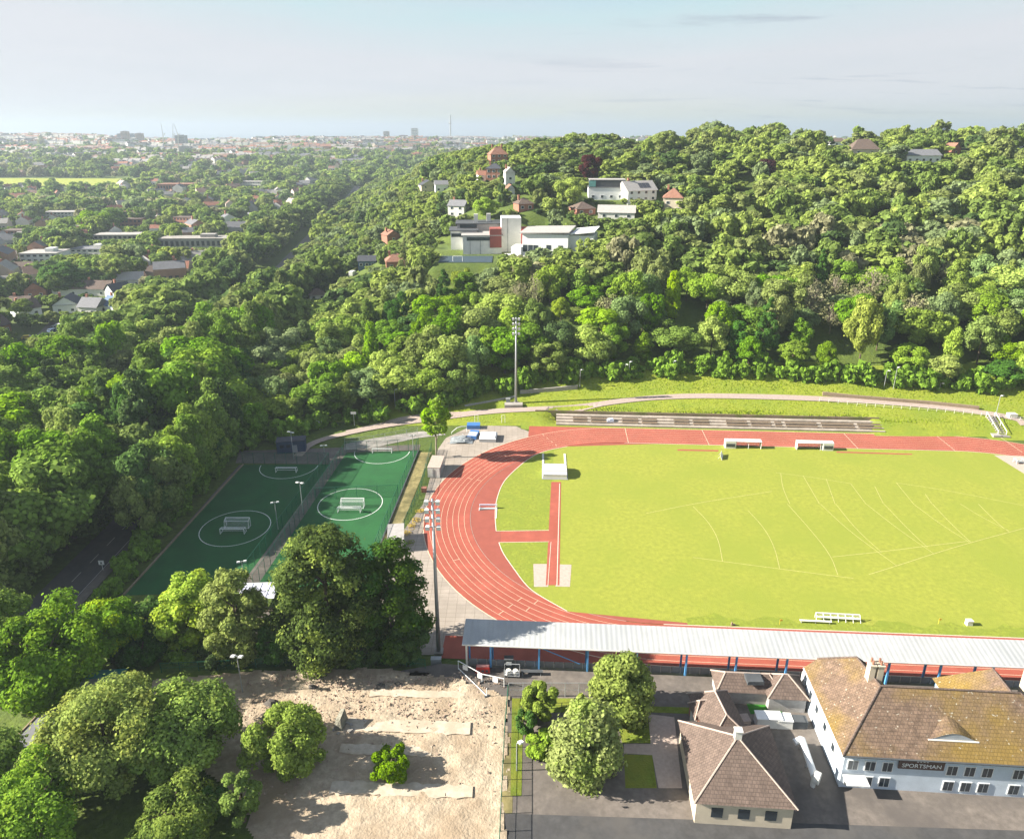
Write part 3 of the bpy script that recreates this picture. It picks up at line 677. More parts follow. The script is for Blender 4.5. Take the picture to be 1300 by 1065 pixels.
hp.build('hoop', M['white'], t)
mb = MB(); mb.poly([at(*p_, .02) for p_ in [(318, 772), (345, 772), (335, 800), (322, 842), (300, 842)]][::-1]); tag(mb.build('boarded_path', M['lane']), kind='structure')
for j, (px, py) in enumerate(((332, 776), (327, 797), (321, 815))):
    b = MB(); b.box(0, 0, .12, 4.2 - j * .2, .5, .24); b.box(0, .3, .2, 4.2 - j * .2, .1, .4); o = b.build('timber_step', M['wood'], None, at(px, py)); o.rotation_euler = (0, 0, R(6))
    tag(o, ['timber step just below the white canopy', 'middle timber step between canopy and site fence', 'timber step farthest from the white canopy'][j], 'step', 'timber steps below the canopy')
# road on the left
mb = MB(); strip(mb, [Vector((-80.5, y, 0)) for y in range(48, 205, 4)], 8.0, .02); tag(mb.build('road', M['asphalt']), kind='structure')
mb = MB()
for y in range(50, 200, 6): strip(mb, [Vector((-80.5, y, 0)), Vector((-80.5, y + 3, 0))], .15, .035)
strip(mb, [Vector((-77.0, y, 0)) for y in range(50, 200, 6)], .14, .035); tag(mb.build('road_markings', M['roofpale']), kind='structure')
mb = MB(); mb.box(-75.8, 126, .03, 1.8, 156, .2); tag(mb.build('pavement', M['lane']), kind='structure')
def car(name, p, rz, m, lab, cat='car', s=1.0, van=False):
    t = empty(name, p, rz, lab, cat)
    L_, W_ = (5.4, 2.0) if van else (4.3, 1.8)
    prof = [(-.5, .30), (.5, .30), (.5, .62), (.44, .80), (.24, .88), (.10, 1.35), (-.36, 1.40), (-.49, .95)] if not van else [(-.5, .35), (.5, .35), (.5, .9), (.42, 1.15), (.30, 2.0), (.26, 2.25), (-.48, 2.3), (-.5, 1.9)]
    lo = [(x * L_, -W_ / 2, z) for x, z in prof]; hi = [(x * L_, W_ / 2, z) for x, z in prof]
    MB().hull(lo, hi).build('body', m, t)
    gl = MB()
    for sgn in (-1, 1):
        y = sgn * (W_ / 2 + .01)
        if van: gl.poly([(.28 * L_, y, 1.25), (.40 * L_, y, 1.2), (.29 * L_, y, 1.95), (.2 * L_, y, 1.95), (.2 * L_, y, 1.25)])
        else: gl.poly([(.20 * L_, y, .92), (.10 * L_, y, 1.28), (-.33 * L_, y, 1.33), (-.42 * L_, y, .97)])
    if van: gl.quad((.425 * L_, -W_ * .44, 1.17), (.425 * L_, W_ * .44, 1.17), (.315 * L_, W_ * .42, 2.0), (.315 * L_, -W_ * .42, 2.0))
    else:
        gl.quad((.245 * L_, -W_ * .44, .90), (.245 * L_, W_ * .44, .90), (.112 * L_, W_ * .42, 1.34), (.112 * L_, -W_ * .42, 1.34)); gl.quad((-.368 * L_, -W_ * .42, 1.38), (-.368 * L_, W_ * .42, 1.38), (-.49 * L_, W_ * .44, .99), (-.49 * L_, -W_ * .44, .99))
    gl.build('window', M['glass'], t)
    for x in (-.32, .32):
        for sgn in (-1, 1): MB().tube((x * L_, sgn * (W_ / 2 - .18), .33), (x * L_, sgn * (W_ / 2 + .02), .33), .33, .33, 12).build('wheel', M['dgrey'], t)
    for sgn in (-1, 1): MB().box(.5 * L_, sgn * W_ * .36, .58, .05, .34, .14).build('headlight', M['white'], t)
    return t
b = MB(); b.tube((0, 0, 0), (0, 0, 1.5), .05, .05, 6); b.box(0, -.07, 1.75, 1.0, .06, .9); b.box(0, -.12, 1.7, .3, .03, .4, 0, 1); o = b.build('road_sign', [M['white'], M['dgrey']], None, at(131, 724)); tag(o, 'small white road sign standing in the shade on the road left of the pitches', 'sign')
# ------------------------------------------------------------------ far bank: paths, terrace, walls, benches, lamps
def gpath(px, wd, name, m, lift=.10, step=1.2):
    mb = MB(); strip(mb, resample(smooth([ground(*q_) for q_ in px], 2), step), wd, None, 0, lift); return tag(mb.build(name, m), kind='structure')
M['path'] = mat('gravel_path', (.34, .27, .23), .95, .15, scale=2)
gpath([(1300, 541), (1290, 531), (1200, 518), (1100, 510), (1000, 505), (900, 503), (850, 504.5), (800, 508), (740, 517), (700, 521), (640, 522), (590, 526), (520, 536), (450, 548), (395, 562), (378, 580)], 2.3, 'bank_path', M['path'], .18)
gpath([(585, 526), (545, 527), (500, 534), (460, 545), (440, 549)], 2.0, 'bank_path', M['path'], .17)
mb = MB(); mb.poly([at(*q_, .03) for q_ in [(437, 571), (470, 569), (530, 556), (566, 552), (560, 546), (530, 548), (470, 557), (437, 564)]]); tag(mb.build('concrete_ramp', M['concrete']), kind='structure')
fence('mesh_fence', [ground(438, 566), ground(475, 562), ground(530, 551)], 2.0, 'grey mesh fence on the pale ramp behind the right pitch', M['grey'], M['netgrey'], 3)
# terrace behind the far straight
u0 = tinv(at(706, 543))[0]; u1 = tinv(at(1119, 545))[0]
vT = RO + 1.0
M['terrace'] = mat('warm_concrete', (.42, .36, .30), .9, .2, scale=1.2, base2=(.30, .26, .21), scale2=.25)
t = empty('spectator_terrace', (0, 0, 0), 0, 'low concrete terrace running along the far side of the track', 'terrace')
for k in range(4):
    b = MB(); v0 = vT + k * 1.15; z = .42 * (k + 1)
    c = tw((u0 + u1) / 2, v0 + .58, z / 2 + .01 * k); b.box(c.x, c.y, z / 2 + .02, u1 - u0 - .02 * k, 1.14, z, -TA); b.build('step', M['terrace'], t)
b = MB(); c = tw((u0 + u1) / 2 - 3, vT + 4.95, 0); b.box(c.x, c.y, 1.25, u1 - u0 + 6, .3, 2.5, -TA); tag(b.build('retaining_wall', mat('brown_wall', (.25, .19, .13), .95, .3, scale=.6, base2=(.14, .15, .05), scale2=.3)), 'long brown retaining wall behind the far terrace', 'wall')
us = [u0 + 7.2 + i * 5.3 for i in range(0)]
segs = [(727, 771), (775, 0), ]
bpx = [(727, 747), (750, 772), (790, 812), (815, 836), (856, 877), (880, 902), (922, 950), (953, 980), (983, 993), (996, 1037), (1041, 1083), (1086, 1116)]
bench_src = None
for i, (a, c_) in enumerate(bpx):
    ua = tinv(at(a, 540, .8))[0]; ub = tinv(at(c_, 540, .8))[0]; Lb = ub - ua - .3
    t = empty('terrace_bench', tw((ua + ub) / 2, vT + 1.2, .43 + .02), -TA, 'long weathered bench on the far terrace behind the far straight', 'bench', 'benches on the far terrace')
    for k in range(2):
        MB().box(0, k * 1.15, .42 * k + .42, Lb, .34, .07).build('seat', M['wood'], t); MB().box(0, .2 + k * 1.15, .42 * k + .62, Lb, .05, .26).build('backrest', M['wood'], t)
        for x in (-Lb / 2 + .25, Lb / 2 - .25): MB().box(x, k * 1.15 + .05, .42 * k + .2, .12, .4, .4).build('leg', M['concrete'], t)
MBx = MB(); c = tw(tinv(at(775, 537, .8))[0], vT + 1.6, .85); MBx.box(0, 0, .3, 1.8, 1.0, .6); MBx.box(.2, .1, .75, 1.1, .8, .3, .3); tag(MBx.build('covered_stack', mat('pale_blue_sheet', (.5, .56, .68), .7, .1), None, c), 'pale blue covered stack between two benches on the far terrace', 'stack')
# upper walls
def wall_line(px, h, th, name, m, lab, up=0.0):
    P = resample([ground(*q_) for q_ in px], 2.0); b = MB()
    for a, c_ in zip(P[:-1], P[1:]):
        d = Vector((c_.x - a.x, c_.y - a.y, 0)); n_ = Vector((-d.y, d.x, 0)).normalized() * th / 2
        za, zb = H(a.x, a.y) - .3, H(c_.x, c_.y) - .3
        b.hull([(a.x - n_.x, a.y - n_.y, za), (c_.x - n_.x, c_.y - n_.y, zb), (c_.x + n_.x, c_.y + n_.y, zb), (a.x + n_.x, a.y + n_.y, za)], [(a.x - n_.x, a.y - n_.y, za + .3 + h), (c_.x - n_.x, c_.y - n_.y, zb + .3 + h), (c_.x + n_.x, c_.y + n_.y, zb + .3 + h), (a.x + n_.x, a.y + n_.y, za + .3 + h)])
    return tag(b.build(name, m), lab, 'wall')
wall_line([(660, 500), (700, 497), (733, 494)], 1.1, .5, 'bank_wall', M['concrete'], 'short concrete wall high on the bank beside the wood')
wall_line([(1044, 502), (1100, 507), (1180, 514), (1242, 520)], 1.0, .6, 'bank_wall', M['wood'], 'long brown low wall on the bank above the curving path')
wall_line([(590, 516), (620, 511), (655, 504)], .5, .3, 'bank_wall', M['roofpale'], 'thin pale wall climbing the bank left of the far mast')
fence('path_railing', [ground(1040, 510), ground(1100, 516), ground(1200, 524), ground(1268, 531)], 1.1, 'pale post and rail fence beside the path on the right', M['offwhite'], None, 2.2)
fence('path_railing', [ground(1283, 533), ground(1340, 541)], 1.1, 'pale post and rail fence right of the concrete steps', M['offwhite'], None, 2.2)
sp_ = ground(1272, 552); t = empty('concrete_steps', (sp_.x, sp_.y, 0), -TA, 'concrete stairway with white handrails climbing the bank at right', 'steps')
b = MB(); hz = H(sp_.x, sp_.y + 9) 
for k in range(9): b.box(0, k * .75, (k + 1) * .16, 2.2, .78, (k + 1) * .32)
b.build('flight', M['concrete'], t)
for s in (-1.1, 1.1): MB().tube((s, 0, 1.2), (s, 6.6, 4.1), .08).tube((s, 0, 0), (s, 0, 1.2), .07).tube((s, 6.6, 2.4), (s, 6.6, 4.1), .07).tube((s, 3.3, 1), (s, 3.3, 2.65), .06).build('handrail', M['white'], t)
b = MB(); b.box(-1.9, -.6, .25, 2.2, 1.8, .5); b.box(.2, -1.1, .15, 2.4, .8, .3); b.build('landing', M['concrete'], t)
b = MB(); b.box(0, 0, .55, 2.2, 1.5, 1.1); b.box(0, 0, 1.13, 2.3, 1.6, .08); b.box(.4, -.76, .5, .7, .05, .7); tag(b.build('utility_box', M['offwhite'], None, ground(1284, 530)), 'pale utility box at the top of the concrete steps', 'cabinet')
for i, (px, pt, pb, lab) in enumerate(((798, 459, 481, 'thin lamp post at the wood edge above the middle of the bank'), (854, 458, 478, 'thin lamp post at the wood edge right of the paired ones'), (736, 469, 493, 'thin lamp post in shade behind the short bank wall'), (793, 462, 482, 'left one of two close lamp posts at the wood edge'),
        (1134, 466, 494, 'right one of two lamp posts below the bright yellow tree'), (1122, 470, 493, 'left one of two lamp posts below the bright yellow tree'), (1264, 502, 528, 'lamp post just left of the concrete steps at right'), (502, 494, 520, 'lamp post in the shade at the left end of the wood edge'), (563, 489, 505, 'lamp post on the dark lawn left of the far mast'), (1192, 486, 497, 'short lamp post at the wood edge at right'))):
    g_ = ground(px, pb); hh = max(2.5, atY(px, pt, g_.y).z - g_.z); pitch_light(0, 0, hh, lab, heads=1, loc=g_, name='lamp_post', cat='lamp post', grp='lamp posts along the wood edge')
for px, pt, pb, lab in ((450, 523, 541, 'square white board on a post on the shaded lawn'), (406, 534, 545, 'small white board standing on the darkest lawn corner')):
    g_ = ground(px, pb); h_ = atY(px, pt, g_.y).z - g_.z; b = MB(); b.tube((0, 0, 0), (0, 0, h_), .06, .05, 6); b.box(0, -.08, h_ - .3, 1.5, .06, .7); tag(b.build('notice_board', M['offwhite'], None, g_), lab, 'sign')
b = MB()
for px in (602, 606, 640): 
    pass
for i, px in enumerate((603, 637)):
    g_ = ground(px, 537); b = MB(); b.tube((0, 0, 0), (0, 0, 2.3), .06); b.tube((.9, 0, 0), (.9, 0, 2.3), .06); b.tube((0, 0, 2.3), (.9, 0, 2.3), .05); b.tube((0, 0, 1.5), (.9, 0, 1.5), .04)
    tag(b.build('gate_frame', M['offwhite'], None, g_), 'pale gate frame on the bank foot %s' % ('above the blue mats' if i == 0 else 'right of the grey covered mat'), 'gate frame')
# tufts of grass on the bank
cand = []
TT = rng.uniform(183.5, 212, 26000); TX = rng.uniform(-20, 150, 26000); TY = TT - TH * TX
keep = (TT > 184.5)
keep &= ~((TX > tw(u0, vT).x - .5) & (TX < tw(u1, vT).x + .3) & (TT < 189))
path_pts = np.array([[p.x, p.y] for p in resample(smooth([ground(*q_) for q_ in [(1300, 541), (1290, 531), (1200, 518), (1100, 510), (1000, 505), (900, 503), (850, 504.5), (800, 508), (740, 517), (700, 521), (640, 522), (590, 526)]], 2), 1.0)])
dmin = np.min((TX[:, None] - path_pts[None, :, 0]) ** 2 + (TY[:, None] - path_pts[None, :, 1]) ** 2, 1); keep &= dmin > 1.7 ** 2
TX, TY = TX[keep], TY[keep]; n = len(TX); TZ = hfun(TX, TY) - .1
hgt = rng.uniform(.12, .42, n) * np.where(tcoord(TX, TY) < 197, .7, 1.0); wid = rng.uniform(.25, .5, n); an = rng.uniform(0, math.pi, n); lx, ly = rng.normal(0, .18, n), rng.normal(.32, .18, n)
dx, dy = np.cos(an) * wid / 2, np.sin(an) * wid / 2
V = np.stack([np.stack([TX - dx, TY - dy, TZ], -1), np.stack([TX + dx, TY + dy, TZ], -1), np.stack([TX + dx * .6 + lx, TY + dy * .6 + ly, TZ + hgt], -1), np.stack([TX - dx * .6 + lx, TY - dy * .6 + ly, TZ + hgt * .9], -1)], 1)
M['tuft'] = leafmat('bank_grass_blades', (.30, .37, .024), .02, .22, .5)
o = link('bank_grass', quads_mesh('bank_grass', V, M['tuft'])); tag(o, 'long bright green grass growing on the bank behind the track', 'grass', kind='stuff')
# ------------------------------------------------------------------ grandstand along the near straight
Z0 = 3.0
def st(u, t_, z=0.0):        # u along the straights, t_ = tcoord-like offset measured at x = 0
    v = (t_ - tcoord(TC.x, TC.y)) * math.cos(TA); p = tw(u, v, z); return p
ust = tinv(at(592, 850, Z0))[0]; uend = 128.0
t = empty('grandstand', (0, 0, 0), 0, 'long open grandstand with a pale corrugated roof on blue posts', 'grandstand')
M['sheet'] = mat('corrugated_roof', (.40, .405, .40), .55, .07, scale=.35, base2=(.35, .36, .365), scale2=.12, metal=.0, spec=.4)
ntc, Nc, Lc, Pc = nodes(M['sheet']); wv = Nc.new('ShaderNodeTexWave'); wv.wave_type = 'BANDS'; wv.bands_direction = 'X'; wv.inputs['Scale'].default_value = .42; wv.inputs['Distortion'].default_value = 0
tcc = Nc.new('ShaderNodeTexCoord'); mpp = Nc.new('ShaderNodeMapping'); mpp.inputs['Rotation'].default_value = (0, 0, TA); Lc.new(tcc.outputs['Object'], mpp.inputs['Vector']); Lc.new(mpp.outputs[0], wv.inputs['Vector'])
bb = Nc.new('ShaderNodeBump'); bb.inputs['Distance'].default_value = .018; Lc.new(wv.outputs['Fac'], bb.inputs['Height']); Lc.new(bb.outputs['Normal'], Pc.inputs['Normal'])
nse = Nc.new('ShaderNodeTexNoise'); mp3 = Nc.new('ShaderNodeMapping'); mp3.inputs['Scale'].default_value = (2.2, .12, 1); Lc.new(tcc.outputs['Object'], mp3.inputs['Vector']); Lc.new(mp3.outputs[0], nse.inputs['Vector']); nse.inputs['Scale'].default_value = 1.0; nse.inputs['Detail'].default_value = 4
rpp = Nc.new('ShaderNodeValToRGB'); rpp.color_ramp.elements[0].position = .3; rpp.color_ramp.elements[0].color = (.90, .90, .88, 1); rpp.color_ramp.elements[1].position = .6; rpp.color_ramp.elements[1].color = (1, 1, 1, 1); Lc.new(nse.outputs['Fac'], rpp.inputs['Fac'])
mmx = Nc.new('ShaderNodeMixRGB'); mmx.blend_type = 'MULTIPLY'; mmx.inputs['Fac'].default_value = 1; Lc.new(Pc.inputs['Base Color'].links[0].from_socket, mmx.inputs['Color1']); Lc.new(rpp.outputs['Color'], mmx.inputs['Color2']); Lc.new(mmx.outputs['Color'], Pc.inputs['Base Color'])
tn, tf, zn, zf = 84.35, 88.95, 7.1, 7.95
rf = MB(); a = [st(ust - .6, tn, zn), st(uend, tn, zn), st(uend, tf, zf), st(ust - .6, tf, zf)]
rf.hull(a, [p + Vector((0, 0, .12)) for p in a]); rf.build('roof', M['sheet'], t)
gt = MB(); gt.box(*(st((ust + uend) / 2, tn - .1, zn + .02)), uend - ust + 1.2, .16, .16, -TA); gt.build('gutter', M['offwhite'], t)
sk = st(0, 0)
k = 0; u = ust
post = None
while u < uend:
    for tt, ztop in ((84.6, zn), (88.0, zf - .25)):
        zb = Z0 if tt < 86 else .3
        if tt > 86 and k % 1: continue
        b = MB(); p0 = st(u, tt, zb); b.box(0, 0, (ztop - zb) / 2, .26, .26, ztop - zb, -TA); b.build('post', M['blue'] if k or tt > 86 else M['offwhite'], t, p0)
    b = MB(); b.tube(st(u, tn, zn - .08), st(u, tf, zf - .1), .10, .10, 6); b.build('rafter', M['grey'], t)
    u += 3.55 if k == 0 else (7.1 if k > 1 else 7.1); k += 1
b = MB(); p0, p1 = st(ust + 10.8, 84.7, 6.8), st(ust + 16.6, 84.7, 4.2); b.tube(p0, p1, .07); b.build('brace', M['blue'], t)
for k in range(5):
    b = MB(); tt = 85.15 + k * .68; z = Z0 - .1 - k * .55; c = st((ust + uend) / 2, tt + .34, 0); b.box(c.x, c.y, z / 2 - .2, uend - ust - .02 * k, .66, z + .4, -TA); b.build('tier', M['concrete'], t)
M['seatback'] = mat('grey_seat_panel', (.20, .20, .21), .7, .2)
src = None
for i in range(90):
    u = ust + .8 + i * 1.42
    if u > uend: break
    if src is None:
        b = MB(); b.box(0, 0, .55, 1.22, .08, 1.0); b.box(.66, -.02, .5, .10, .16, 1.1, 0, 1); src = o = b.build('seat_panel', [M['seatback'], M['roofpale']], t)
    else: o = src.copy(); COL.objects.link(o); o.parent = t
    o.location = st(u, 85.05, Z0); o.rotation_euler = (0, 0, -TA)
for px, py in ((597, 822), (620, 824)):
    pass
# things beside the stand
def F3(px, py, z=Z0): return at(px, py, z)
p = F3(613, 852); t = empty('plastic_barrier', p, 0, 'red plastic barrier tub at the left end of the stand', 'barrier')
MB().hull([(-1.05, -.45, 0), (1.05, -.45, 0), (1.05, .45, 0), (-1.05, .45, 0)], [(-.95, -.38, .95), (.95, -.38, .95), (.95, .38, .95), (-.95, .38, .95)]).build('body', M['red'], t)
MB().box(0, 0, 1.0, 1.8, .5, .12).build('lid', mat('pale_red', (.55, .25, .22), .6, .1), t); b = MB()
for x in (-.6, 0, .6): b.box(x, -.46, .45, .35, .06, .3)
b.build('slot', M['dgrey'], t)
p = F3(650, 857); t = empty('pallet_crate', p, R(-3), 'grey wheeled crate with two white drums by the stand', 'crate')
MB().box(0, 0, .35, 2.2, 1.2, .12).build('base', M['grey'], t)
f = MB()
for x in (-1.1, 1.1):
    for y in (-.6, .6): f.tube((x, y, .35), (x, y, 1.5), .05, .05, 6)
f.tube((-1.1, .6, 1.5), (1.1, .6, 1.5), .05).tube((-1.1, -.6, .9), (1.1, -.6, .9), .04); f.build('frame', M['grey'], t)
for x in (-.5, .5): MB().tube((x, -.2, .42), (x, -.2, 1.15), .38, .34, 14).build('drum', M['offwhite'], t)
for x in (-.9, .9): MB().tube((x, -.5, .15), (x, -.4, .15), .15, .15, 10).build('wheel', M['dgrey'], t)
p = F3(646, 846); b = MB(); b.box(0, 0, .8, 1.3, .9, 1.6); b.box(0, -.47, .95, .8, .04, .6, mi=1); b.box(0, 0, 1.63, 1.4, 1, .06); tag(b.build('black_cabinet', [M['dgrey'], M['white']], None, p), 'black cabinet with a white panel just behind the crate', 'cabinet')
p = F3(675, 856); t = empty('trestle_bench', p, 0, 'dark trestle bench leaning by the second blue post', 'bench')
MB().box(0, 0, .62, 3.2, .6, .08).build('seat', M['dgrey'], t)
for x in (-1.3, 1.3): MB().tube((x, -.3, 0), (x, .2, .6), .05).tube((x, .3, 0), (x, -.2, .6), .05).build('leg', M['grey'], t)
# ------------------------------------------------------------------ foreground ground sheets
def sheet(name, px, m, z): 
    mb = MB(); pts = [at(a, b, z) for a, b in px]
    ar = sum(p.x * q.y - q.x * p.y for p, q in zip(pts, pts[1:] + pts[:1]))
    mb.poly(pts if ar > 0 else pts[::-1]); return tag(mb.build(name, m), kind='structure')
M['soil'] = mat('demolition_soil', (.44, .355, .255), .95, .22, scale=1.3, base2=(.33, .25, .17), scale2=.22, bump=.12, bscale=3)
M['slab'] = mat('pale_slab', (.50, .425, .33), .95, .16, scale=1.2, base2=(.42, .34, .25), scale2=.4)
def rough_sheet(name, px, m, z, amp, step, seed):
    pts = [at(a, b, z) for a, b in px]; xs = [p.x for p in pts]; ys = [p.y for p in pts]
    from mathutils import noise
    x0, x1, y0, y1 = min(xs), max(xs), min(ys), max(ys); nx_ = int((x1 - x0) / step) + 1; ny_ = int((y1 - y0) / step) + 1; mb = MB()
    def inside(x, y):
        c = False; j = len(pts) - 1
        for i in range(len(pts)):
            if (pts[i].y > y) != (pts[j].y > y) and x < (pts[j].x - pts[i].x) * (y - pts[i].y) / (pts[j].y - pts[i].y) + pts[i].x: c = not c
            j = i
        return c
    vid = {}
    def vtx(i, j):
        if (i, j) not in vid:
            x = x0 + i * step; y = y0 + j * step
            h_ = noise.fractal(Vector((x * .25 + seed, y * .25, 0)), 1.0, 2.0, 5) * amp
            vid[(i, j)] = len(mb.v); mb.v.append((x, y, z + .05 + max(h_, -.04)))
        return vid[(i, j)]
    for i in range(nx_):
        for j in range(ny_):
            wx_ = x0 + (i + .5) * step; wy_ = y0 + (j + .5) * step; wb_ = .9 * noise.noise(Vector((wx_ * .6, wy_ * .6, seed)))
            if inside(wx_ + wb_, wy_ + wb_ * .5): mb.f.append((vtx(i, j), vtx(i + 1, j), vtx(i + 1, j + 1), vtx(i, j + 1))); mb.m.append(0)
    return tag(mb.build(name, m, smooth=True), kind='structure')
sheet('concourse', [(480, 856), (560, 842), (640, 848), (1400, 880), (1400, 1130), (640, 1130), (642, 884), (600, 880), (548, 858)], M['lane'], Z0 + .01)
rough_sheet('demolition_site', [(150, 892), (200, 862), (330, 852), (440, 848), (530, 852), (575, 862), (620, 876), (645, 886), (642, 1130), (350, 1130), (300, 1010), (215, 940)], M['soil'], Z0, .27, .32, 3.0)
mb = MB()
for k, (a, b) in enumerate((((470, 880), (590, 883)), ((440, 920), (597, 926)), ((432, 950), (548, 955)), ((420, 1000), (600, 1006)))):
    c0 = at(*a, Z0); c1 = at(*b, Z0); P = resample([c0, c1], .6); wv_ = (1.3, 2.1, 1.5, 1.8)[k]
    L_, Rr = [], []
    for p in P: L_.append(p + Vector((0, wv_ / 2 + random.uniform(-.18, .18), 0))); Rr.append(p - Vector((0, wv_ / 2 + random.uniform(-.18, .18), 0)))
    for i in range(len(P) - 1):
        for e in (L_[i], L_[i + 1], Rr[i], Rr[i + 1]): e.z = Z0 + .20
        mb.hull([Rr[i] - Vector((0, 0, .5)), Rr[i + 1] - Vector((0, 0, .5)), L_[i + 1] - Vector((0, 0, .5)), L_[i] - Vector((0, 0, .5))], [Rr[i], Rr[i + 1], L_[i + 1], L_[i]])
tag(mb.build('foundation_strip', M['slab']), kind='structure')
# rubble
V = []; 
n = 1900; rx = []; 
for i in range(n):
    px = random.gauss(450, 90) if i % 3 else random.uniform(300, 640); py = random.choice((random.gauss(905, 14), random.uniform(852, 1010), random.gauss(866, 6)))
    if not (300 < px < 640 and 850 < py < 1050): continue
    p = at(px, py, Z0 + .12); s = random.choice((.06, .08, .1, .14, .22)); 
    q = [Vector((random.uniform(-1, 1), random.uniform(-1, 1), random.uniform(-.3, .8))).normalized() * s * random.uniform(.6, 1.4) for _ in range(6)]
    V.append((p, q))
mb = MB()
for p, q in V:
    o_ = [p + Vector((q[k].x + dx_, q[k].y + dy_, abs(q[k].z) * hh)) for k, (dx_, dy_, hh) in enumerate(((-.06, -.06, 0), (.06, -.06, 0), (.06, .06, 0), (-.06, .06, 0), (0, .03, 1.2), (0, -.03, 1.2)))]
    mb.add(o_, [(0, 1, 5), (1, 2, 4, 5), (2, 3, 4), (3, 0, 5, 4)])
o = mb.build('rubble', mat('brick_rubble', (.34, .25, .19), .95, .45, scale=3)); tag(o, 'loose stones and broken brick over the cleared site', 'rubble', kind='stuff')
p = at(435, 921, Z0); t = empty('wall_stump', p, 0, 'broken stump of concrete wall left standing on the cleared site', 'wall stump')
MB().hull([(-1.0, -.9, 0), (.2, -1.2, 0), (.5, 1.1, 0), (-.5, 1.2, 0)], [(-.7, -.5, 1.6), (0, -.8, 1.9), (.3, .7, 2.3), (-.25, .8, 2.1)]).build('block', mat('broken_concrete', (.20, .19, .15), .95, .35, scale=2.5, bump=.1), t)
b = MB()
for i in range(14):
    a = random.uniform(0, 6.28); b.box(.2 + 1.2 * math.cos(a), -.6 + .9 * math.sin(a), .15, random.uniform(.2, .6), random.uniform(.2, .5), random.uniform(.2, .5), a)
b.build('debris', M['concrete'], t)
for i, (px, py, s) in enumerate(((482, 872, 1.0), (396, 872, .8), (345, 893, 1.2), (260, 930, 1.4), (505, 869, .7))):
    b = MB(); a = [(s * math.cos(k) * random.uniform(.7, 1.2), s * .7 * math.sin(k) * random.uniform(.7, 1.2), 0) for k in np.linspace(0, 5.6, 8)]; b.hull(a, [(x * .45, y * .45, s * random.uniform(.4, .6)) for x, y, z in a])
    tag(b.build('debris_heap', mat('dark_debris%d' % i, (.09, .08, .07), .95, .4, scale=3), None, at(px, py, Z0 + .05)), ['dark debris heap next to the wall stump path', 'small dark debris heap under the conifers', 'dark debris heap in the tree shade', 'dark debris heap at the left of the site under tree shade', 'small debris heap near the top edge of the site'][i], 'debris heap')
# puddle-dark patch and lamp at left of site
b = MB(); p = at(308, 878, Z0); hh = atY(308, 832, p.y).z - Z0; pitch_light(0, 0, hh, 'white lamp column at the left part of the cleared site', heads=2, loc=p, name='lamp_column', cat='lamp column', grp='lamp columns by the site')
p = at(656, 978, Z0); hh = atY(655, 943, p.y).z - Z0; pitch_light(0, 0, hh, 'pale lamp column beside the shrubs along the site fence', heads=1, loc=p, name='lamp_column', cat='lamp column', grp='lamp columns by the site')
# site fences
fence('site_fence', [at(205, 853, Z0), at(300, 849, Z0), at(400, 843, Z0), at(470, 840, Z0), at(540, 848, Z0)], 1.7, 'green mesh fence along the top of the cleared site', M['green'], M['netgreen'], 2.4, gz=Z0 - .1)
fence('palisade_fence', [at(645, 884, Z0), at(641, 930, Z0), at(638, 990, Z0), at(634, 1080, Z0)], 2.0, 'green railing fence along the right edge of the cleared site', M['green'], M['netgreen'], 2.2, gz=Z0)
fence('mesh_fence', [at(646, 884, Z0), at(700, 884, Z0), at(752, 884, Z0)], 2.4, 'grey mesh fence between the stand lane and the garden', M['grey'], M['netgrey'], 1.5, gz=Z0)
t = empty('site_barrier', (0, 0, 0), 0, 'white barrier rails with hanging white panels beside the red tub', 'barrier')
a0, a1, a2, a3 = at(582, 849, Z0), at(612, 866, Z0), at(640, 872, Z0), at(618, 884, Z0)
b = MB(); up = Vector((0, 0, 1.5))
b.tube(a0 + up, a1 + up, .06).tube(a1 + up, a2 + up, .06).tube(a0 + up * .1, a3 + up * .1, .06)
for q_ in (a0, a1, a2, a3): b.tube(q_, q_ + up, .05)
b.build('rail', M['white'], t)
for f_, (pa, pb_) in ((.3, (a0, a1)), (.92, (a0, a1)), (.6, (a1, a2))):
    c = pa.lerp(pb_, f_); MB().box(c.x, c.y - .08, Z0 + 1.0, .8, .05, .8, -.4).build('panel', M['white'], t)
for q_ in (a1, a3): MB().box(q_.x, q_.y, Z0 + .1, .7, .3, .2, .5).build('foot', M['dgrey'], t)
b = MB(); p = at(554, 845, 1.5); b.box(0, 0, .7, 1.5, .7, 1.4); b.box(0, 0, 1.43, 1.6, .8, .08); b.box(0, -.37, .7, .9, .04, .9); tag(b.build('meter_cabinet', M['grey'], None, p), 'grey cabinet at the foot of the near floodlight mast', 'cabinet')
# garden right of the site
M['lawn'] = mat('lawn_grass', (.15, .20, .02), .95, .25, scale=1.5, base2=(.20, .22, .025), scale2=.3, bump=.06, bscale=4)
sheet('lawn', [(650, 886), (750, 886), (752, 902), (664, 906), (662, 1010), (648, 1010)], M['lawn'], Z0 + .04)
sheet('lawn', [(782, 913), (823, 913), (826, 943), (790, 943)], M['lawn'], Z0 + .04); sheet('lawn', [(792, 957), (828, 958), (834, 1000), (794, 1000)], M['lawn'], Z0 + .042); sheet('lawn', [(826, 896), (886, 898), (886, 906), (824, 904)], M['lawn'], Z0 + .04)
sheet('garden_path', [(823, 906), (856, 910), (866, 1000), (836, 1000), (828, 958), (792, 956), (792, 944), (826, 944)], M['pinkconc'], Z0 + .035)
sheet('dirt_strip', [(642, 930), (652, 930), (650, 1060), (634, 1060)], M['dry'], Z0 + .03)
fence('boundary_fence', [at(662, 902, Z0), at(700, 899, Z0), at(752, 897, Z0)], .9, 'low dark fence bordering the garden lawn', M['dgrey'], None, 1.2, gz=Z0)
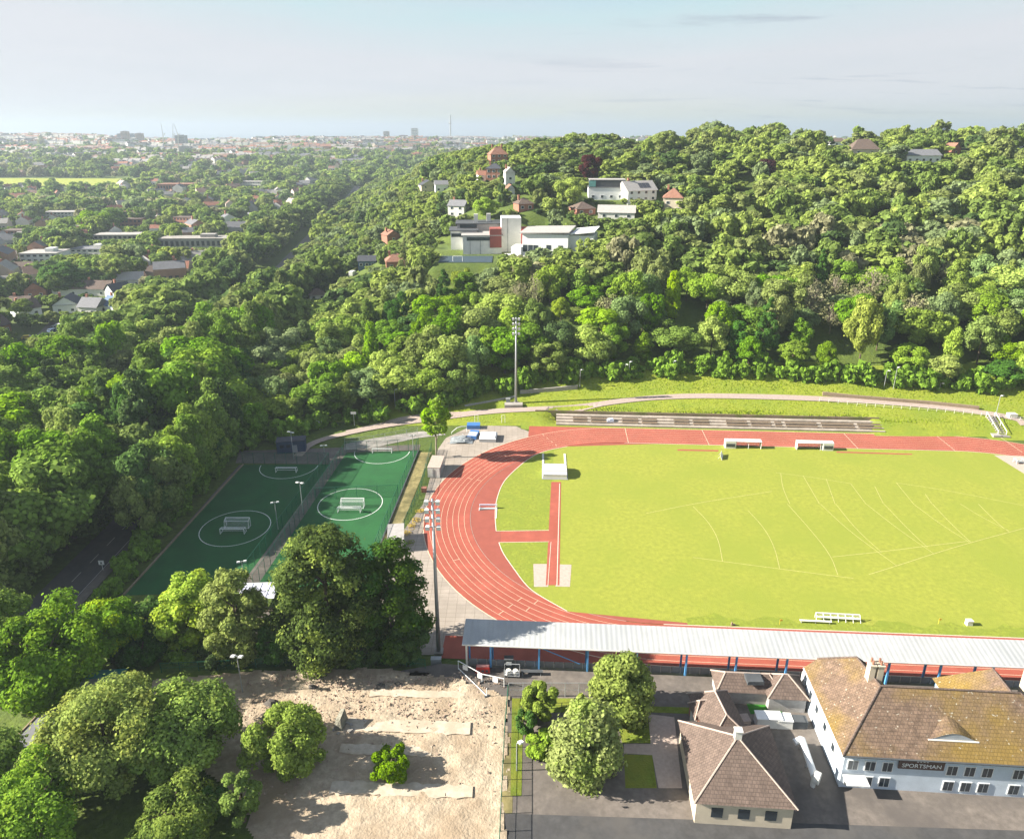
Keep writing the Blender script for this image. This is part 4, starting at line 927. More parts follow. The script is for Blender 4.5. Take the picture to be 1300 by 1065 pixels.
# ------------------------------------------------------------------ public house with the sign
def faces_roof(mb, verts, faces, th=.0): mb.add(verts, faces)
M['pubroof'] = mat('lichen_roof_tiles', (.20, .135, .095), .92, .30, scale=1.4, base2=(.25, .165, .045), scale2=.10, bump=.04, bscale=5)
ntp, Np, Lp_, Pp = nodes(M['pubroof'])
n3 = Np.new('ShaderNodeTexNoise'); n3.inputs['Scale'].default_value = 2.6; n3.inputs['Detail'].default_value = 3; tc3 = Np.new('ShaderNodeTexCoord'); Lp_.new(tc3.outputs['Object'], n3.inputs['Vector'])
r4 = Np.new('ShaderNodeValToRGB'); r4.color_ramp.elements[0].position = .66; r4.color_ramp.elements[1].position = .72; Lp_.new(n3.outputs['Fac'], r4.inputs['Fac'])
mx4 = Np.new('ShaderNodeMixRGB'); mx4.inputs['Color2'].default_value = (.42, .38, .30, 1); Lp_.new(r4.outputs['Color'], mx4.inputs['Fac']); Lp_.new(Pp.inputs['Base Color'].links[0].from_socket, mx4.inputs['Color1']); Lp_.new(mx4.outputs['Color'], Pp.inputs['Base Color'])
def courses(m, rot, k=.82):
    nt_, N_, L_, P_ = nodes(m); br_ = N_.new('ShaderNodeTexBrick'); t_ = N_.new('ShaderNodeTexCoord'); m_ = N_.new('ShaderNodeMapping'); m_.inputs['Rotation'].default_value = (0, 0, rot)
    br_.inputs['Scale'].default_value = 1; br_.inputs['Brick Width'].default_value = .42; br_.inputs['Row Height'].default_value = .34; br_.inputs['Mortar Size'].default_value = .035
    br_.inputs['Color1'].default_value = (1, 1, 1, 1); br_.inputs['Color2'].default_value = (k, k, k, 1); br_.inputs['Mortar'].default_value = (.6, .6, .6, 1)
    L_.new(t_.outputs['Object'], m_.inputs['Vector']); L_.new(m_.outputs[0], br_.inputs['Vector']); q_ = N_.new('ShaderNodeMixRGB'); q_.blend_type = 'MULTIPLY'; q_.inputs['Fac'].default_value = 1
    L_.new(P_.inputs['Base Color'].links[0].from_socket, q_.inputs['Color1']); L_.new(br_.outputs['Color'], q_.inputs['Color2']); L_.new(q_.outputs['Color'], P_.inputs['Base Color'])
EZ, RZ = 8.4, 13.0
A = at(1070, 959, EZ); B = at(1020, 851, EZ); ang = math.atan2((at(1300, 972, EZ) - A).y, (at(1300, 972, EZ) - A).x)
courses(M['pubroof'], -ang); courses(M['rooftile'], 0)
ux = Vector((math.cos(ang), math.sin(ang), 0)); uy = Vector((-ux.y, ux.x, 0))
Wp = 30.0                                   # frontage
def pb(x, y, z): return A + ux * x + uy * y + Vector((0, 0, z - EZ))
Dw = 14.6                                   # length of the left wing
t = empty('public_house', (0, 0, 0), 0, 'large public house with a lichen covered hipped roof and brown name board', 'building')
mw = MB(); wallm = mat('blue_white_render', (.48, .54, .60), .8, .1)
for (x0, x1, y0, y1) in ((.5, Wp - .5, .5, 7.4), (.5, 9.0, 7.4, Dw - .5), (Wp - 13.0, Wp - 4.5, 7.4, 13.4)):
    q = [pb(x0, y0, 2.5), pb(x1, y0, 2.5), pb(x1, y1, 2.5), pb(x0, y1, 2.5)]; mw.hull(q, [p + Vector((0, 0, EZ - 2.5 + .02)) for p in q])
mw.build('wall', wallm, t)
rr = MB(); ridge_y = 6.6
v = dict(a=pb(0, 0, EZ), b=pb(Wp, 0, EZ), r0=pb(6.2, ridge_y, RZ), r1=pb(Wp - 7.2, ridge_y, RZ), bl=pb(Wp, 9, EZ), w0=pb(0, Dw, EZ), wr=pb(5.4, Dw - 2.6, RZ - .3), w1=pb(9.6, Dw, EZ), wv=pb(9.6, 9.2, EZ), hip=pb(1.6, Dw, EZ + 1.6))
rr.poly([v['a'], v['b'], v['r1'], v['r0']])
rr.poly([v['a'], v['r0'], v['wr'], v['hip'], v['w0']])
rr.poly([v['hip'], v['wr'], v['w1'], v['w0']])
rr.poly([v['wr'], v['r0'], v['wv'], v['w1']])
x2, x3 = Wp - 13.4, Wp - 4.0
v2 = dict(k0=pb(x2, 9.2, EZ), k1=pb(x2, 13.8, EZ), kr=pb((x2 + x3) / 2 + .8, 11.2, RZ - .4), k3=pb(x3, 13.8, EZ), k2=pb(x3, 9.2, EZ), kj=pb((x2 + x3) / 2 + .8, ridge_y, RZ - .4))
rr.poly([v['r0'], v['r1'], v2['k2'], v2['k0'], v['wv']])
rr.poly([v2['k0'], v2['kj'], v2['kr'], v2['k1']]); rr.poly([v2['k1'], v2['kr'], v2['k3']]); rr.poly([v2['kr'], v2['kj'], v2['k2'], v2['k3']])
rr.poly([v['b'], v['bl'], v['r1']]); rr.poly([v['r1'], v['bl'], v2['k2']])
roof = rr.build('roof', M['pubroof'], t)
b = MB()
for p, q in ((v['a'], v['r0']), (v['r0'], v['r1']), (v['r0'], v['wr']), (v['b'], v['r1']), (v['wr'], v['w1']), (v['wr'], v['hip']), (v2['kr'], v2['k3']), (v2['kr'], v2['kj'])): b.tube(p + Vector((0, 0, .02)), q + Vector((0, 0, .02)), .13, .13, 6)
b.build('ridge_tile', M['rooftile'], t)
b = MB(); b.tube(v['a'] + Vector((0, 0, -.1)), v['w0'] + Vector((0, 0, -.1)), .11, .11, 6); b.build('white_fascia', M['white'], t)
b = MB(); b.tube(v['a'] + Vector((0, 0, -.08)), v['b'] + Vector((0, 0, -.08)), .12, .12, 6); b.build('gutter', M['dgrey'], t)
cp = pb(5.9, 8.4, 12.6)
for k in range(2):
    b = MB(); c0 = cp + ux * (k * 1.0 - .3); b.box(c0.x, c0.y, 13.2, .7, 1.0, 3.2, ang); b.box(c0.x, c0.y, 14.85, .85, 1.15, .18, ang); ch = b.build('chimney', M['cream'], t)
    for y in (-.25, .25): q = c0 + uy * y; MB().tube((q.x, q.y, 14.9), (q.x, q.y, 15.5), .16, .13, 8).build('chimney_pot', M['roofred'], ch)
for k in range(2):
    c0 = pb(Wp - 4.6 + k * 1.3, 9.4, 0); b = MB(); b.box(c0.x, c0.y, 12.0, .9, 1.0, 5.5, ang); b.box(c0.x, c0.y, 14.8, 1.05, 1.15, .18, ang); ch = b.build('chimney', M['cream'], t)
    MB().tube((c0.x, c0.y, 14.85), (c0.x, c0.y, 15.5), .18, .14, 8).build('chimney_pot', M['roofred'], ch)
# eyebrow dormer
dm = MB(); n = 14; lo, hi = [], []
dc = at(1209, 932, 10.2); s_in = (RZ - EZ) / ridge_y; rel = dc - A; dxp = rel.dot(ux); dyp = rel.dot(uy)
for i in range(n + 1):
    f_ = -1 + 2 * i / n; hgt = 1.0 * math.cos(f_ * math.pi / 2) ** 1.5; y0 = 1.9; 
    lo.append(pb(dxp + f_ * 2.9, y0, EZ + y0 * s_in + hgt)); yb = y0 + hgt / s_in + .8 * (1 - abs(f_)); hi.append(pb(dxp + f_ * 2.9, yb, EZ + yb * s_in + .03))
for i in range(n): dm.quad(lo[i], lo[i + 1], hi[i + 1], hi[i])
dob = dm.build('dormer', M['pubroof'], t)
gl = MB(); gl.poly([p + uy * .05 for p in lo] + [pb(dxp + 2.9, 1.95, EZ + 1.95 * s_in - .02), pb(dxp - 2.9, 1.95, EZ + 1.95 * s_in - .02)][0:2]); gl.build('dormer_window', mat('pale_glazing', (.35, .38, .42), .3, .15), dob)
b = MB(); b.tube(pb(dxp - 2.9, 1.85, EZ + 1.85 * s_in), pb(dxp + 2.9, 1.85, EZ + 1.85 * s_in), .10); b.build('dormer_sill', M['offwhite'], dob)
# façade windows, sign
for i, x in enumerate((1.6, 3.6, 5.6, 13.0, 15.0, 17.0, 20.5, 22.5, 26.0)):
    for z in ((6.6, 4.2) if not 6 < x < 12 else (4.2,)):
        c = pb(x, .47, z); b = MB(); b.box(c.x, c.y, c.z, 1.3, .10, 1.5, ang); wn = b.build('window', M['white'], t)
        g_ = MB()
        for s in (-.29, .29): q = c + ux * s - uy * .06; g_.box(q.x, q.y, q.z, .5, .04, 1.3, ang)
        g_.build('pane', M['glass'], wn)
c = pb(9.3, .3, 7.45); b = MB(); b.box(c.x, c.y, c.z, 5.2, .14, 1.5, ang); sg = b.build('name_board', mat('brown_sign', (.10, .06, .05), .7, .1), t)
def text(body, size, loc, par, m, name):
    cu = bpy.data.curves.new(name, 'FONT'); cu.body = body; cu.size = size; cu.extrude = .012; cu.align_x = 'CENTER'; cu.align_y = 'CENTER'
    o = bpy.data.objects.new(name + '_tmp', cu); COL.objects.link(o); dg = bpy.context.evaluated_depsgraph_get(); me = bpy.data.meshes.new_from_object(o.evaluated_get(dg))
    bpy.data.objects.remove(o); me.materials.clear(); me.materials.append(m); q = bpy.data.objects.new(name, me); COL.objects.link(q); q.parent = par; q.location = loc; q.rotation_euler = (math.pi / 2, 0, ang); return q
text('SPORTSMAN', .80, pb(9.3, .19, 7.25), sg, M['white'], 'sign_lettering')
b = MB()
for k in range(4): q = pb(9.3 - .55 + k * .37, .2, 7.95); b.box(q.x, q.y, q.z, .2, .04, .16, ang)
b.build('sign_mark', M['white'], sg)
c = pb(1.8, -.6, 4.0); b = MB(); b.box(c.x, c.y, 5.3, 2.6, 1.5, .16, ang); b.build('porch_canopy', M['white'], t)
c = pb(.35, 3, 5); 
for i, (y, z) in enumerate(((3.5, 6), (6.5, 6.2), (9.5, 6.1), (12, 6.2))):
    c = pb(.47, y, z); b = MB(); b.box(c.x, c.y, c.z, .10, 1.1, 1.3, ang); wn = b.build('window', M['white'], t); q = c - ux * .06; g_ = MB(); g_.box(q.x, q.y, q.z, .05, .85, 1.05, ang); g_.build('pane', M['glass'], wn)
# ------------------------------------------------------------------ rear outbuildings, courtyard
def hip(name, c, w_, d_, z0, ez, rz_, rot, lab, rm, wm=None, ridge=0.0, ov=.35):
    t = empty(name, (c[0], c[1], z0), rot, lab, 'building')
    MB().box(0, 0, (ez - z0) / 2, w_ - 2 * ov, d_ - 2 * ov, ez - z0).build('wall', wm or M['brick'], t)
    b = MB(); x, y = w_ / 2, d_ / 2; e = ez - z0; r = rz_ - z0; rx, ry = (ridge / 2, 0) if w_ >= d_ else (0, ridge / 2)
    vs = [(-x, -y, e), (x, -y, e), (x, y, e), (-x, y, e), (-rx, -ry, r), (rx, ry, r)]
    fs = [(0, 1, 5, 4), (1, 2, 5), (2, 3, 4, 5), (3, 0, 4)] if w_ >= d_ else [(0, 1, 4), (1, 2, 5, 4), (2, 3, 5), (3, 0, 4, 5)]
    b.add(vs, fs + [(3, 2, 1, 0)]); rf = b.build('roof', rm, t)
    k = MB()
    for i, j in ((0, 4), (1, 5 if w_ >= d_ else 4), (2, 5), (3, 4 if w_ >= d_ else 5), (4, 5)): k.tube(vs[i], vs[j], .10, .10, 5)
    k.build('ridge_tile', M['pinkconc'], t)
    return t
apx = at(932, 931, 10.4)
t = hip('pavilion', (apx.x + .3, apx.y - .4), 11.5, 12.0, Z0, 6.4, 10.4, R(-4), 'square pavilion with a steep brown pyramid roof and white chimney', M['rooftile'], M['cream'], .1)
b = MB(); b.box(0, 0, 7.6, .8, .7, 1.5); b.box(0, .0, 8.4, .95, .85, .14); b.build('chimney', M['offwhite'], t)
for x in (-3, 0, 3): MB().box(x, -5.68, 1.9, 1.3, .1, 1.4).build('window', M['glass'], t)
c = at(912, 893, 8.0); hip('outbuilding', (c.x + .2, c.y - .2), 5.6, 8.5, Z0, 6.2, 8.4, R(6), 'brown hipped outbuilding behind the pyramid roofed pavilion', M['rooftile'], M['brick'], 4.0)
c = at(886, 893, 6.8); t = hip('porch_gable', (c.x + .8, c.y), 3.2, 3.0, Z0, 5.6, 7.4, R(4), 'small brown gabled porch on the left of the outbuilding', M['rooftile'], M['offwhite'], 1.2)
c = at(948, 860, 6.0); hip('low_range', (c.x, c.y), 9.0, 4.2, Z0, 5.2, 6.8, R(-4), 'low brown roofed range beside the stand with a dark roof hatch', M['rooftile'], M['roofpale'], 6.0)
c = at(957, 861, 6.6); b = MB(); b.box(0, 0, 0, 2.3, 2.0, .5, .0); b.box(0, -.2, .28, 2.0, 1.6, .1); tag(b.build('roof_hatch', M['dgrey'], None, c), 'black box hatch on the low roof by the stand', 'hatch')
c = at(997, 860, 7.0); hip('gabled_store', (c.x, c.y), 5.6, 4.8, Z0, 5.4, 7.6, R(-4), 'brown hipped store at the right end of the low range', M['rooftile'], M['roofpale'], .6)
sheet('courtyard', [(926, 880), (1022, 884), (1062, 1000), (985, 1000), (955, 915)], M['lane'], Z0 + .03)
sheet('artificial_lawn', [(947, 891), (988, 891), (994, 906), (953, 906)], mat('plastic_lawn', (.03, .16, .015), .9, .15), Z0 + .06)
def bxx(name, px, py, w_, d_, h_, rz_, m, lab, cat, z=Z0, mats=None):
    t = empty(name, at(px, py, z), rz_, lab, cat); MB().box(0, 0, h_ / 2, w_, d_, h_, 0, 0, .96).build('body', m, t); MB().box(0, 0, h_ + .04, w_ * 1.03, d_ * 1.05, .08).build('lid', mats or m, t); return t
bxx('white_freezer', 974, 919, 3.3, 1.5, 1.5, R(-3), M['offwhite'], 'long white storage box at the near edge of the courtyard lawn', 'storage box', mats=M['white'])
bxx('white_freezer', 994, 920, 2.0, 1.5, 1.3, R(-3), M['offwhite'], 'shorter white storage box in the middle of the courtyard row', 'storage box', mats=M['white'])
bxx('black_bin', 1010, 921, 1.9, 1.2, 1.2, R(-3), M['dgrey'], 'black lidded bin right of the white courtyard boxes', 'bin')
bxx('black_bin', 1018, 921, 1.0, 1.2, 1.1, R(-3), M['dgrey'], 'small black bin next to the pub side wall', 'bin')
bxx('picnic_table', 943, 917, 1.6, 1.3, .8, R(5), M['pinkconc'], 'pale table beside the steps into the courtyard', 'table')
p = at(1018, 966, Z0); t = empty('kitchen_duct', p, 0, 'long white ventilation duct lying across the yard beside the pub', 'duct')
a, b_ = at(1018, 938, 4.6) - p, at(1034, 985, 4.6) - p; q = MB(); q.tube(a, b_, .42, .42, 12); q.tube(a, a + Vector((-1.0, -.2, -.3)), .42, .42, 12); q.build('pipe', M['white'], t, smooth=False)
q = MB(); q.tube(b_, b_ + Vector((.5, -.4, 0)), .75, .75, 14); q.tube(b_, b_ - Vector((0, 0, 1.6)), .3, .3, 8); q.build('fan_housing', M['offwhite'], t)
b = MB(); b.tube(a, a - Vector((0, 0, 1.6)), .12); b.tube(a.lerp(b_, .5), a.lerp(b_, .5) - Vector((0, 0, 1.6)), .12); b.build('support', M['grey'], t)
for i, (px, py, h_) in enumerate(((1031, 905, 3.2), (1036, 920, 3.6), (1056, 955, 3.4), (1018, 872, 2.6))):
    p = at(px, py, Z0); b = MB(); b.tube((0, 0, 0), (0, 0, h_), .32, .3, 10); b.tube((0, 0, h_), (.5, -.2, h_ + .4), .34, .34, 10); b.box(.3, -.3, h_ * .5, .7, .6, .8)
    tag(b.build('vent_stack', M['white'], None, p), ['white vent stack nearest the courtyard lawn on the pub side wall', 'white vent stack just below the first one on the pub side wall', 'white vent stack at the lowest corner of the pub side wall', 'white vent stack in the gap beside the low store'][i], 'vent')
b = MB(); p0 = v['wr']; b.tube((0, 0, -1), (0, 0, 3.4), .05, .04, 6); b.tube((-.6, 0, 3.0), (.6, 0, 3.0), .03); b.tube((-.4, 0, 2.6), (.4, 0, 2.6), .03); tag(b.build('aerial', M['roofpale'], None, at(1109, 866, 10.5)), 'thin pale aerial mast behind the pub chimney', 'aerial')
# street in front (below the photo's lower edge)
sheet('front_road', [(640, 1032), (1420, 1058), (1420, 1190), (640, 1160)], M['asphalt'], Z0 + .05)
# left building with the long flat roof, teal shed
a, b_ = at(92, 880, 6), at(-12, 990, 6); d = b_ - a; rz = math.atan2(d.y, d.x); c = (a + b_) / 2
t = empty('flat_roofed_range', (c.x, c.y, 2.5), rz, 'long low building with a dark flat roof at the lower left', 'building')
MB().box(0, 0, 1.6, d.length + 8, 3.6, 3.2).build('wall', M['brick'], t); MB().box(0, 0, 3.3, d.length + 8.4, 4.0, .2).build('roof', M['roofgrey'], t); MB().box(0, -1.95, 3.46, d.length + 8.4, .2, .14).build('parapet', M['wood'], t)
p = at(128, 880, 2.8); t = empty('tarpaulin_shed', p, R(4), 'shed under a teal tarpaulin roof among the lower left trees', 'shed')
MB().box(0, 0, 1.3, 6.2, 3.4, 2.6).build('wall', M['teal'], t); b = MB(); b.add([(-3.4, -1.9, 2.5), (3.4, -1.9, 2.5), (3.4, 1.9, 2.5), (-3.4, 1.9, 2.5), (-3.3, 0, 3.4), (3.3, 0, 3.3)], [(0, 1, 5, 4), (2, 3, 4, 5), (1, 2, 5), (3, 0, 4)]); b.build('roof', M['teal'], t)
# ------------------------------------------------------------------ houses on the hill and in the valley
PROT = []           # (photo x, half width, lowest row to keep in view, distance) of houses trees must not hide
CLEAR = []          # (x, y, r) kept free of trees
def house(px, py, wpx, dm, hw, hr, rot, wm, rm, lab, kind='gable', chim=1, wins=3, name='house', cat='house', rows=2, solar=False, base=None, sink=2.0, wing=None):
    p = base or ground(px, py); w_ = wpx * depth(p) / F
    t = empty(name, p, R(rot), lab, cat); CLEAR.append((p.x, p.y + dm / 2, max(w_ * .5, dm * .5) + .5)); PROT.append((px, wpx * .5, py - .22 * (hw + hr) * F / depth(p), p.y))
    MB().box(0, dm / 2, (hw - sink) / 2, w_, dm, hw + sink).build('wall', wm, t)
    b = MB(); o = .45; x = w_ / 2 + o; y0, y1 = -o, dm + o; ym = dm / 2
    if kind == 'gable':
        b.add([(-x, y0, hw), (x, y0, hw), (x, y1, hw), (-x, y1, hw), (-x, ym, hw + hr), (x, ym, hw + hr)], [(0, 1, 5, 4), (2, 3, 4, 5), (1, 2, 5), (3, 0, 4), (3, 2, 1, 0)])
    elif kind == 'front':
        b.add([(-x, y0, hw), (x, y0, hw), (x, y1, hw), (-x, y1, hw), (0, y0, hw + hr), (0, y1, hw + hr)], [(1, 2, 5, 4), (3, 0, 4, 5), (3, 2, 1, 0)])
        g = MB(); g.poly([(-w_ / 2, -.02, hw), (w_ / 2, -.02, hw), (0, -.02, hw + hr * .95)]); g.build('gable_wall', wm, t)
    elif kind == 'hip':
        k = max(0, w_ / 2 - ym * .9)
        b.add([(-x, y0, hw), (x, y0, hw), (x, y1, hw), (-x, y1, hw), (-k, ym, hw + hr), (k, ym, hw + hr)], [(0, 1, 5, 4), (2, 3, 4, 5), (1, 2, 5), (3, 0, 4), (3, 2, 1, 0)])
    else: b.box(0, ym, hw + .15, w_ + .5, dm + .5, .3)
    rf = b.build('roof', rm, t)
    for k in range(chim):
        c = MB(); cx_ = (-.3 + .55 * k) * w_; c.box(cx_, ym + .3, hw + hr + .1, .9, .8, 2.0); c.box(cx_, ym + .3, hw + hr + 1.12, 1.05, .95, .12); c.build('chimney', M['brick'], rf)
    for r in range(rows):
        for i in range(wins):
            xw = (-.5 + (i + .5) / wins) * w_; z = 1.5 + r * 2.7
            if z + .7 > hw: continue
            wn = MB().box(xw, -.04, z, min(1.5, w_ / wins * .6), .1, 1.3).build('window', M['white'], t); MB().box(xw, -.10, z, min(1.2, w_ / wins * .48), .04, 1.05).build('pane', M['glass'], wn)
    wn = MB().box(w_ / 2 + .03, dm * .5, 1.6, .1, 1.5, 1.3).build('window', M['glass'], t)
    if solar:
        s = MB(); 
        for k in range(3):
            f0, f1 = .25, .75; xa = -.05 * w_ + k * w_ * .13; ys = ym + o; 
            s.quad((xa, y0 + ys * f0, hw + hr * f0 + .08), (xa + w_ * .12, y0 + ys * f0, hw + hr * f0 + .08), (xa + w_ * .12, y0 + ys * f1, hw + hr * f1 + .08), (xa, y0 + ys * f1, hw + hr * f1 + .08))
        s.build('solar_panel', M['roofdark'], rf)
    return t
WH, CR, OW, BR = M['white'], M['cream'], M['offwhite'], M['brick']
house(546, 246, 22, 9, 5.2, 3.2, 20, CR, M['roofdark'], 'cream house with a dark gable at the left of the hill houses', 'front', 1, 2)
house(561, 244, 16, 7, 4.2, 2.4, 10, WH, M['roofgrey'], 'white extension with grey roof right of the cream gabled house', 'gable', 0, 2)
house(579, 276, 22, 8, 5.2, 2.6, -18, OW, M['roofgrey'], 'pale house with a grey roof just above the school tower', 'gable', 1, 2)
house(617, 231, 18, 8, 3.4, 2.4, 12, WH, M['roofred'], 'white walled house with a red tiled roof on the hill crest', 'gable', 1, 2, rows=1)
house(627, 228, 20, 8, 5.4, 2.6, -6, BR, M['roofdark'], 'red brick house with a dark slate roof on the hill crest', 'hip', 1, 3)
house(634, 208, 22, 9, 5.0, 4.4, 14, BR, M['roofred'], 'red tiled house standing highest behind the brick house', 'hip', 2, 3)
house(648, 238, 12, 7, 7.0, 2.5, 10, OW, M['roofpale'], 'narrow pale rendered house beside the dark conifer on the hill', 'front', 1, 1)
house(649, 251, 9, 6, 4.0, 1.8, 10, WH, M['roofred'], 'small white annex with a red roof below the narrow pale house', 'front', 0, 1, rows=1)
t = house(770, 254, 46, 9, 5.4, .2, -2, WH, M['roofgrey'], 'modern white house with a dark boxed upper storey and flat roof', 'flat', 0, 4, rows=1)
p = ground(770, 254); w_ = 46 * depth(p) / F
MB().box(.3, 4.6, 5.4 + 1.65, w_ * .98, 9.1, 3.3).build('upper_storey', M['dgrey'], t); MB().box(-w_ / 2 + 1.6, -.1, 7.1, 3.0, .12, 2.6).build('corner_glazing', mat('green_glass', (.12, .30, .28), .2, .1), t); MB().box(.3, 4.6, 8.8, w_ * 1.0, 9.4, .22).build('upper_roof', M['roofpale'], t)
house(815, 257, 42, 10, 5.0, 4.0, 22, WH, M['roofpale'], 'large white gabled house with solar panels on its roof', 'gable', 1, 4, solar=True)
house(853, 270, 24, 10, 6.2, 4.0, -14, CR, M['roofred'], 'cream house with a red hipped roof right of the solar panel house', 'hip', 1, 2)
house(744, 274, 26, 9, 2.8, 2.6, 18, BR, M['rooftile'], 'bungalow with a brown tiled roof below the modern white house', 'hip', 0, 2, rows=1)
house(782, 279, 46, 9, 2.8, 2.8, -10, OW, M['roofpale'], 'pale grey roofed bungalow with two white dormers below the solar panel house', 'gable', 0, 3, rows=1)
house(504, 342, 26, 8, 3.4, 3.0, 12, BR, M['roofred'], 'brick house with a pinkish hipped roof in the wood left of the school', 'hip', 1, 2, rows=1)
house(466, 340, 22, 8, 3.2, 2.2, 4, M['roofblue'], M['roofdark'], 'dark slate roofed house behind the white parked van', 'gable', 0, 3, rows=1)
house(500, 307, 18, 7, 3.4, 2.6, 35, BR, M['roofred'], 'small red roofed house half hidden in trees left of the school', 'front', 1, 1, rows=1)
house(404, 382, 20, 7, 2.6, 2.6, 20, OW, M['rooftile'], 'brown roofed cottage hidden in the wood nearest the railway', 'hip', 0, 2, rows=1)
house(668, 268, 20, 7, 3.0, 2.4, 20, BR, M['rooftile'], 'low brown roofed house lost in bushes above the school hall', 'hip', 1, 2, rows=1)
house(1098, 197, 34, 10, 3.0, 5.4, -4, CR, M['rooftile'], 'thatched looking house with a deep brown roof on the ridge', 'hip', 0, 2, rows=1)
house(1172, 207, 46, 10, 3.6, 3.0, 6, WH, M['roofgrey'], 'long white bungalow with a grey roof on the ridge', 'gable', 0, 5, rows=1)
house(1213, 197, 20, 8, 3.0, 3.4, 30, BR, M['roofred'], 'small brick house with a red gable behind the ridge bungalow', 'front', 0, 1, rows=1)
house(1293, 190, 22, 8, 3.4, 2.4, 0, WH, M['roofpale'], 'white house at the right end of the ridge', 'gable', 0, 2, rows=1)
house(1062, 186, 16, 8, 3.0, 2.5, 0, WH, M['rooftile'], 'small white house behind the thatched looking house on the ridge', 'gable', 1, 1, rows=1)
g_ = ground(448, 350); car('white_camper_van', g_ + Vector((0, 0, .1)), R(80), M['white'], 'white camper van parked beside the dark slate roofed house', 'van', van=True); CLEAR.append((g_.x, g_.y, 4)); PROT.append((448, 7, 350, g_.y))
# school complex
sp = Vector(SCH); k_ = depth(sp) / F; zb = sp.z - 1.5
def sx_(px): return (px - 612) * k_
t = empty('school_building', sp, R(3), 'white flat roofed school with a blank tower and red panels above a dark court', 'school')
CLEAR += [(sp.x + dx_, sp.y + dy_, 7) for dx_ in (-12, -5, 2, 9, 15) for dy_ in (2, 9, 18)] + [(sp.x - 6 + dx_, sp.y - 13 + dy_, 5.5) for dx_ in (-7, 0, 7) for dy_ in (-5, 0, 5)]
PROT += [(612, 44, 316, sp.y), (650, 14, 322, sp.y), (606, 24, 337, sp.y - 18)]
def blk(x0, x1, y0, y1, z0, z1, m, name='wall', par=None): return MB().box((x0 + x1) / 2, (y0 + y1) / 2, (z0 + z1) / 2, x1 - x0, y1 - y0, z1 - z0).build(name, m, par or t)
blk(sx_(588), sx_(637), 0, 12, -3, 6.4, OW); blk(sx_(572), sx_(606), 8, 20, -3, 7.4, WH); blk(sx_(580), sx_(640), 14, 26, -3, 9.4, M['roofpale'])
blk(sx_(637), sx_(662), 2, 12, -3, 13.2, OW, 'tower'); blk(sx_(622), sx_(637) - .05, -.3, 6, 1.6, 9.2, mat('dull_red_panel', (.26, .07, .055), .8, .12), 'red_panel'); blk(sx_(662) + .05, sx_(673), 4, 12, -1, 8.5, M['red'], 'red_panel')
for (a, c, y, z) in ((573, 590, 7.9, 5.6), (590, 604, 7.9, 5.6), (593, 622, -.1, 5.2), (584, 606, 13.8, 8.6)): blk(sx_(a), sx_(c), y - .1, y + .02, z - .7, z + .7, M['glass'], 'window_band')
for px, y in ((605, 18), (622, 20)): blk(sx_(px) - .9, sx_(px) + .9, y, y + 1.8, 9.4, 13, OW, 'chimney')
for (a, c, y0, y1, z) in ((570, 608, 7, 20.5, 7.4), (586, 639, -.4, 12, 6.4), (578, 642, 13.5, 26.5, 9.4)): blk(sx_(a), sx_(c), y0, y1, z, z + .3, M['dgrey'] if z > 7 else M['roofpale'], 'flat_roof')
for x in (597, 610, 645): blk(sx_(x) - .06, sx_(x) + .06, (-.12 if x < 637 else 1.88), (-.02 if x < 637 else 1.98), -1, (6 if x < 637 else 13), M['dgrey'], 'downpipe')
p2 = ground(700, 325); t2 = empty('school_hall', p2, R(-14), 'white two storey hall with a sloping pale roof right of the school tower', 'school'); k2 = depth(p2) / F
CLEAR += [(p2.x + dx_, p2.y + 7, 8) for dx_ in (-10, -3, 4, 11, 16)]; PROT += [(685, 28, 314, p2.y), (725, 30, 300, p2.y)]
def bl2(x0, x1, y0, y1, z0, z1, m, name): return MB().box((x0 + x1) / 2, (y0 + y1) / 2, (z0 + z1) / 2, x1 - x0, y1 - y0, z1 - z0).build(name, m, t2)
hw = 38 * k2
bl2(-hw, hw * .55, 0, 14, -4, 8.2, WH, 'wall'); bl2(hw * .55, hw * 1.35, 3, 16, -4, 7.6, WH, 'wall')
MB().hull([(-hw - 1, -1, 8.2), (hw * .6, -1, 9.0), (hw * .6, 15, 9.6), (-hw - 1, 15, 8.8)], [(-hw - 1, -1, 8.6), (hw * .6, -1, 9.4), (hw * .6, 15, 10), (-hw - 1, 15, 9.2)]).build('roof', M['roofpale'], t2)
MB().hull([(hw * .6, 2, 8.0), (hw * 1.4, 2, 9.2), (hw * 1.4, 17, 9.4), (hw * .6, 17, 8.3)], [(hw * .6, 2, 8.4), (hw * 1.4, 2, 9.6), (hw * 1.4, 17, 9.8), (hw * .6, 17, 8.7)]).build('roof', WH, t2)
for i, x in enumerate((-.9, -.72, -.54, -.1, .3)):
    bl2(hw * x - .9, hw * x + .9, -.08, .02, 1.0 if i < 3 else 2.2, 3.8 if i < 3 else 4.0, M['glass'], 'window')
bl2(-hw * 1.35, -hw - .05, -2, 6, -4, 3.0, WH, 'terrace_wall')
c0 = sp + Vector((-6, -9.0, 0)); zc_ = sp.z - 1.6
b = MB(); b.box(0, 0, 0, 21, 15, .16); o = b.build('ball_court', mat('dark_blue_court', (.035, .06, .08), .9, .15), None, (c0.x, c0.y, zc_ + .08)); tag(o, kind='structure')
zc_ += .16
t = empty('court_goal', (c0.x - 3, c0.y - 5.5, zc_ + .02), 0, 'white goal frame on the dark school court', 'goal')
MB().tube((-1.9, 0, 0), (-1.9, 0, 2.0), .09).tube((1.9, 0, 0), (1.9, 0, 2.0), .09).tube((-1.9, 0, 2.0), (1.9, 0, 2.0), .09).build('frame', WH, t)
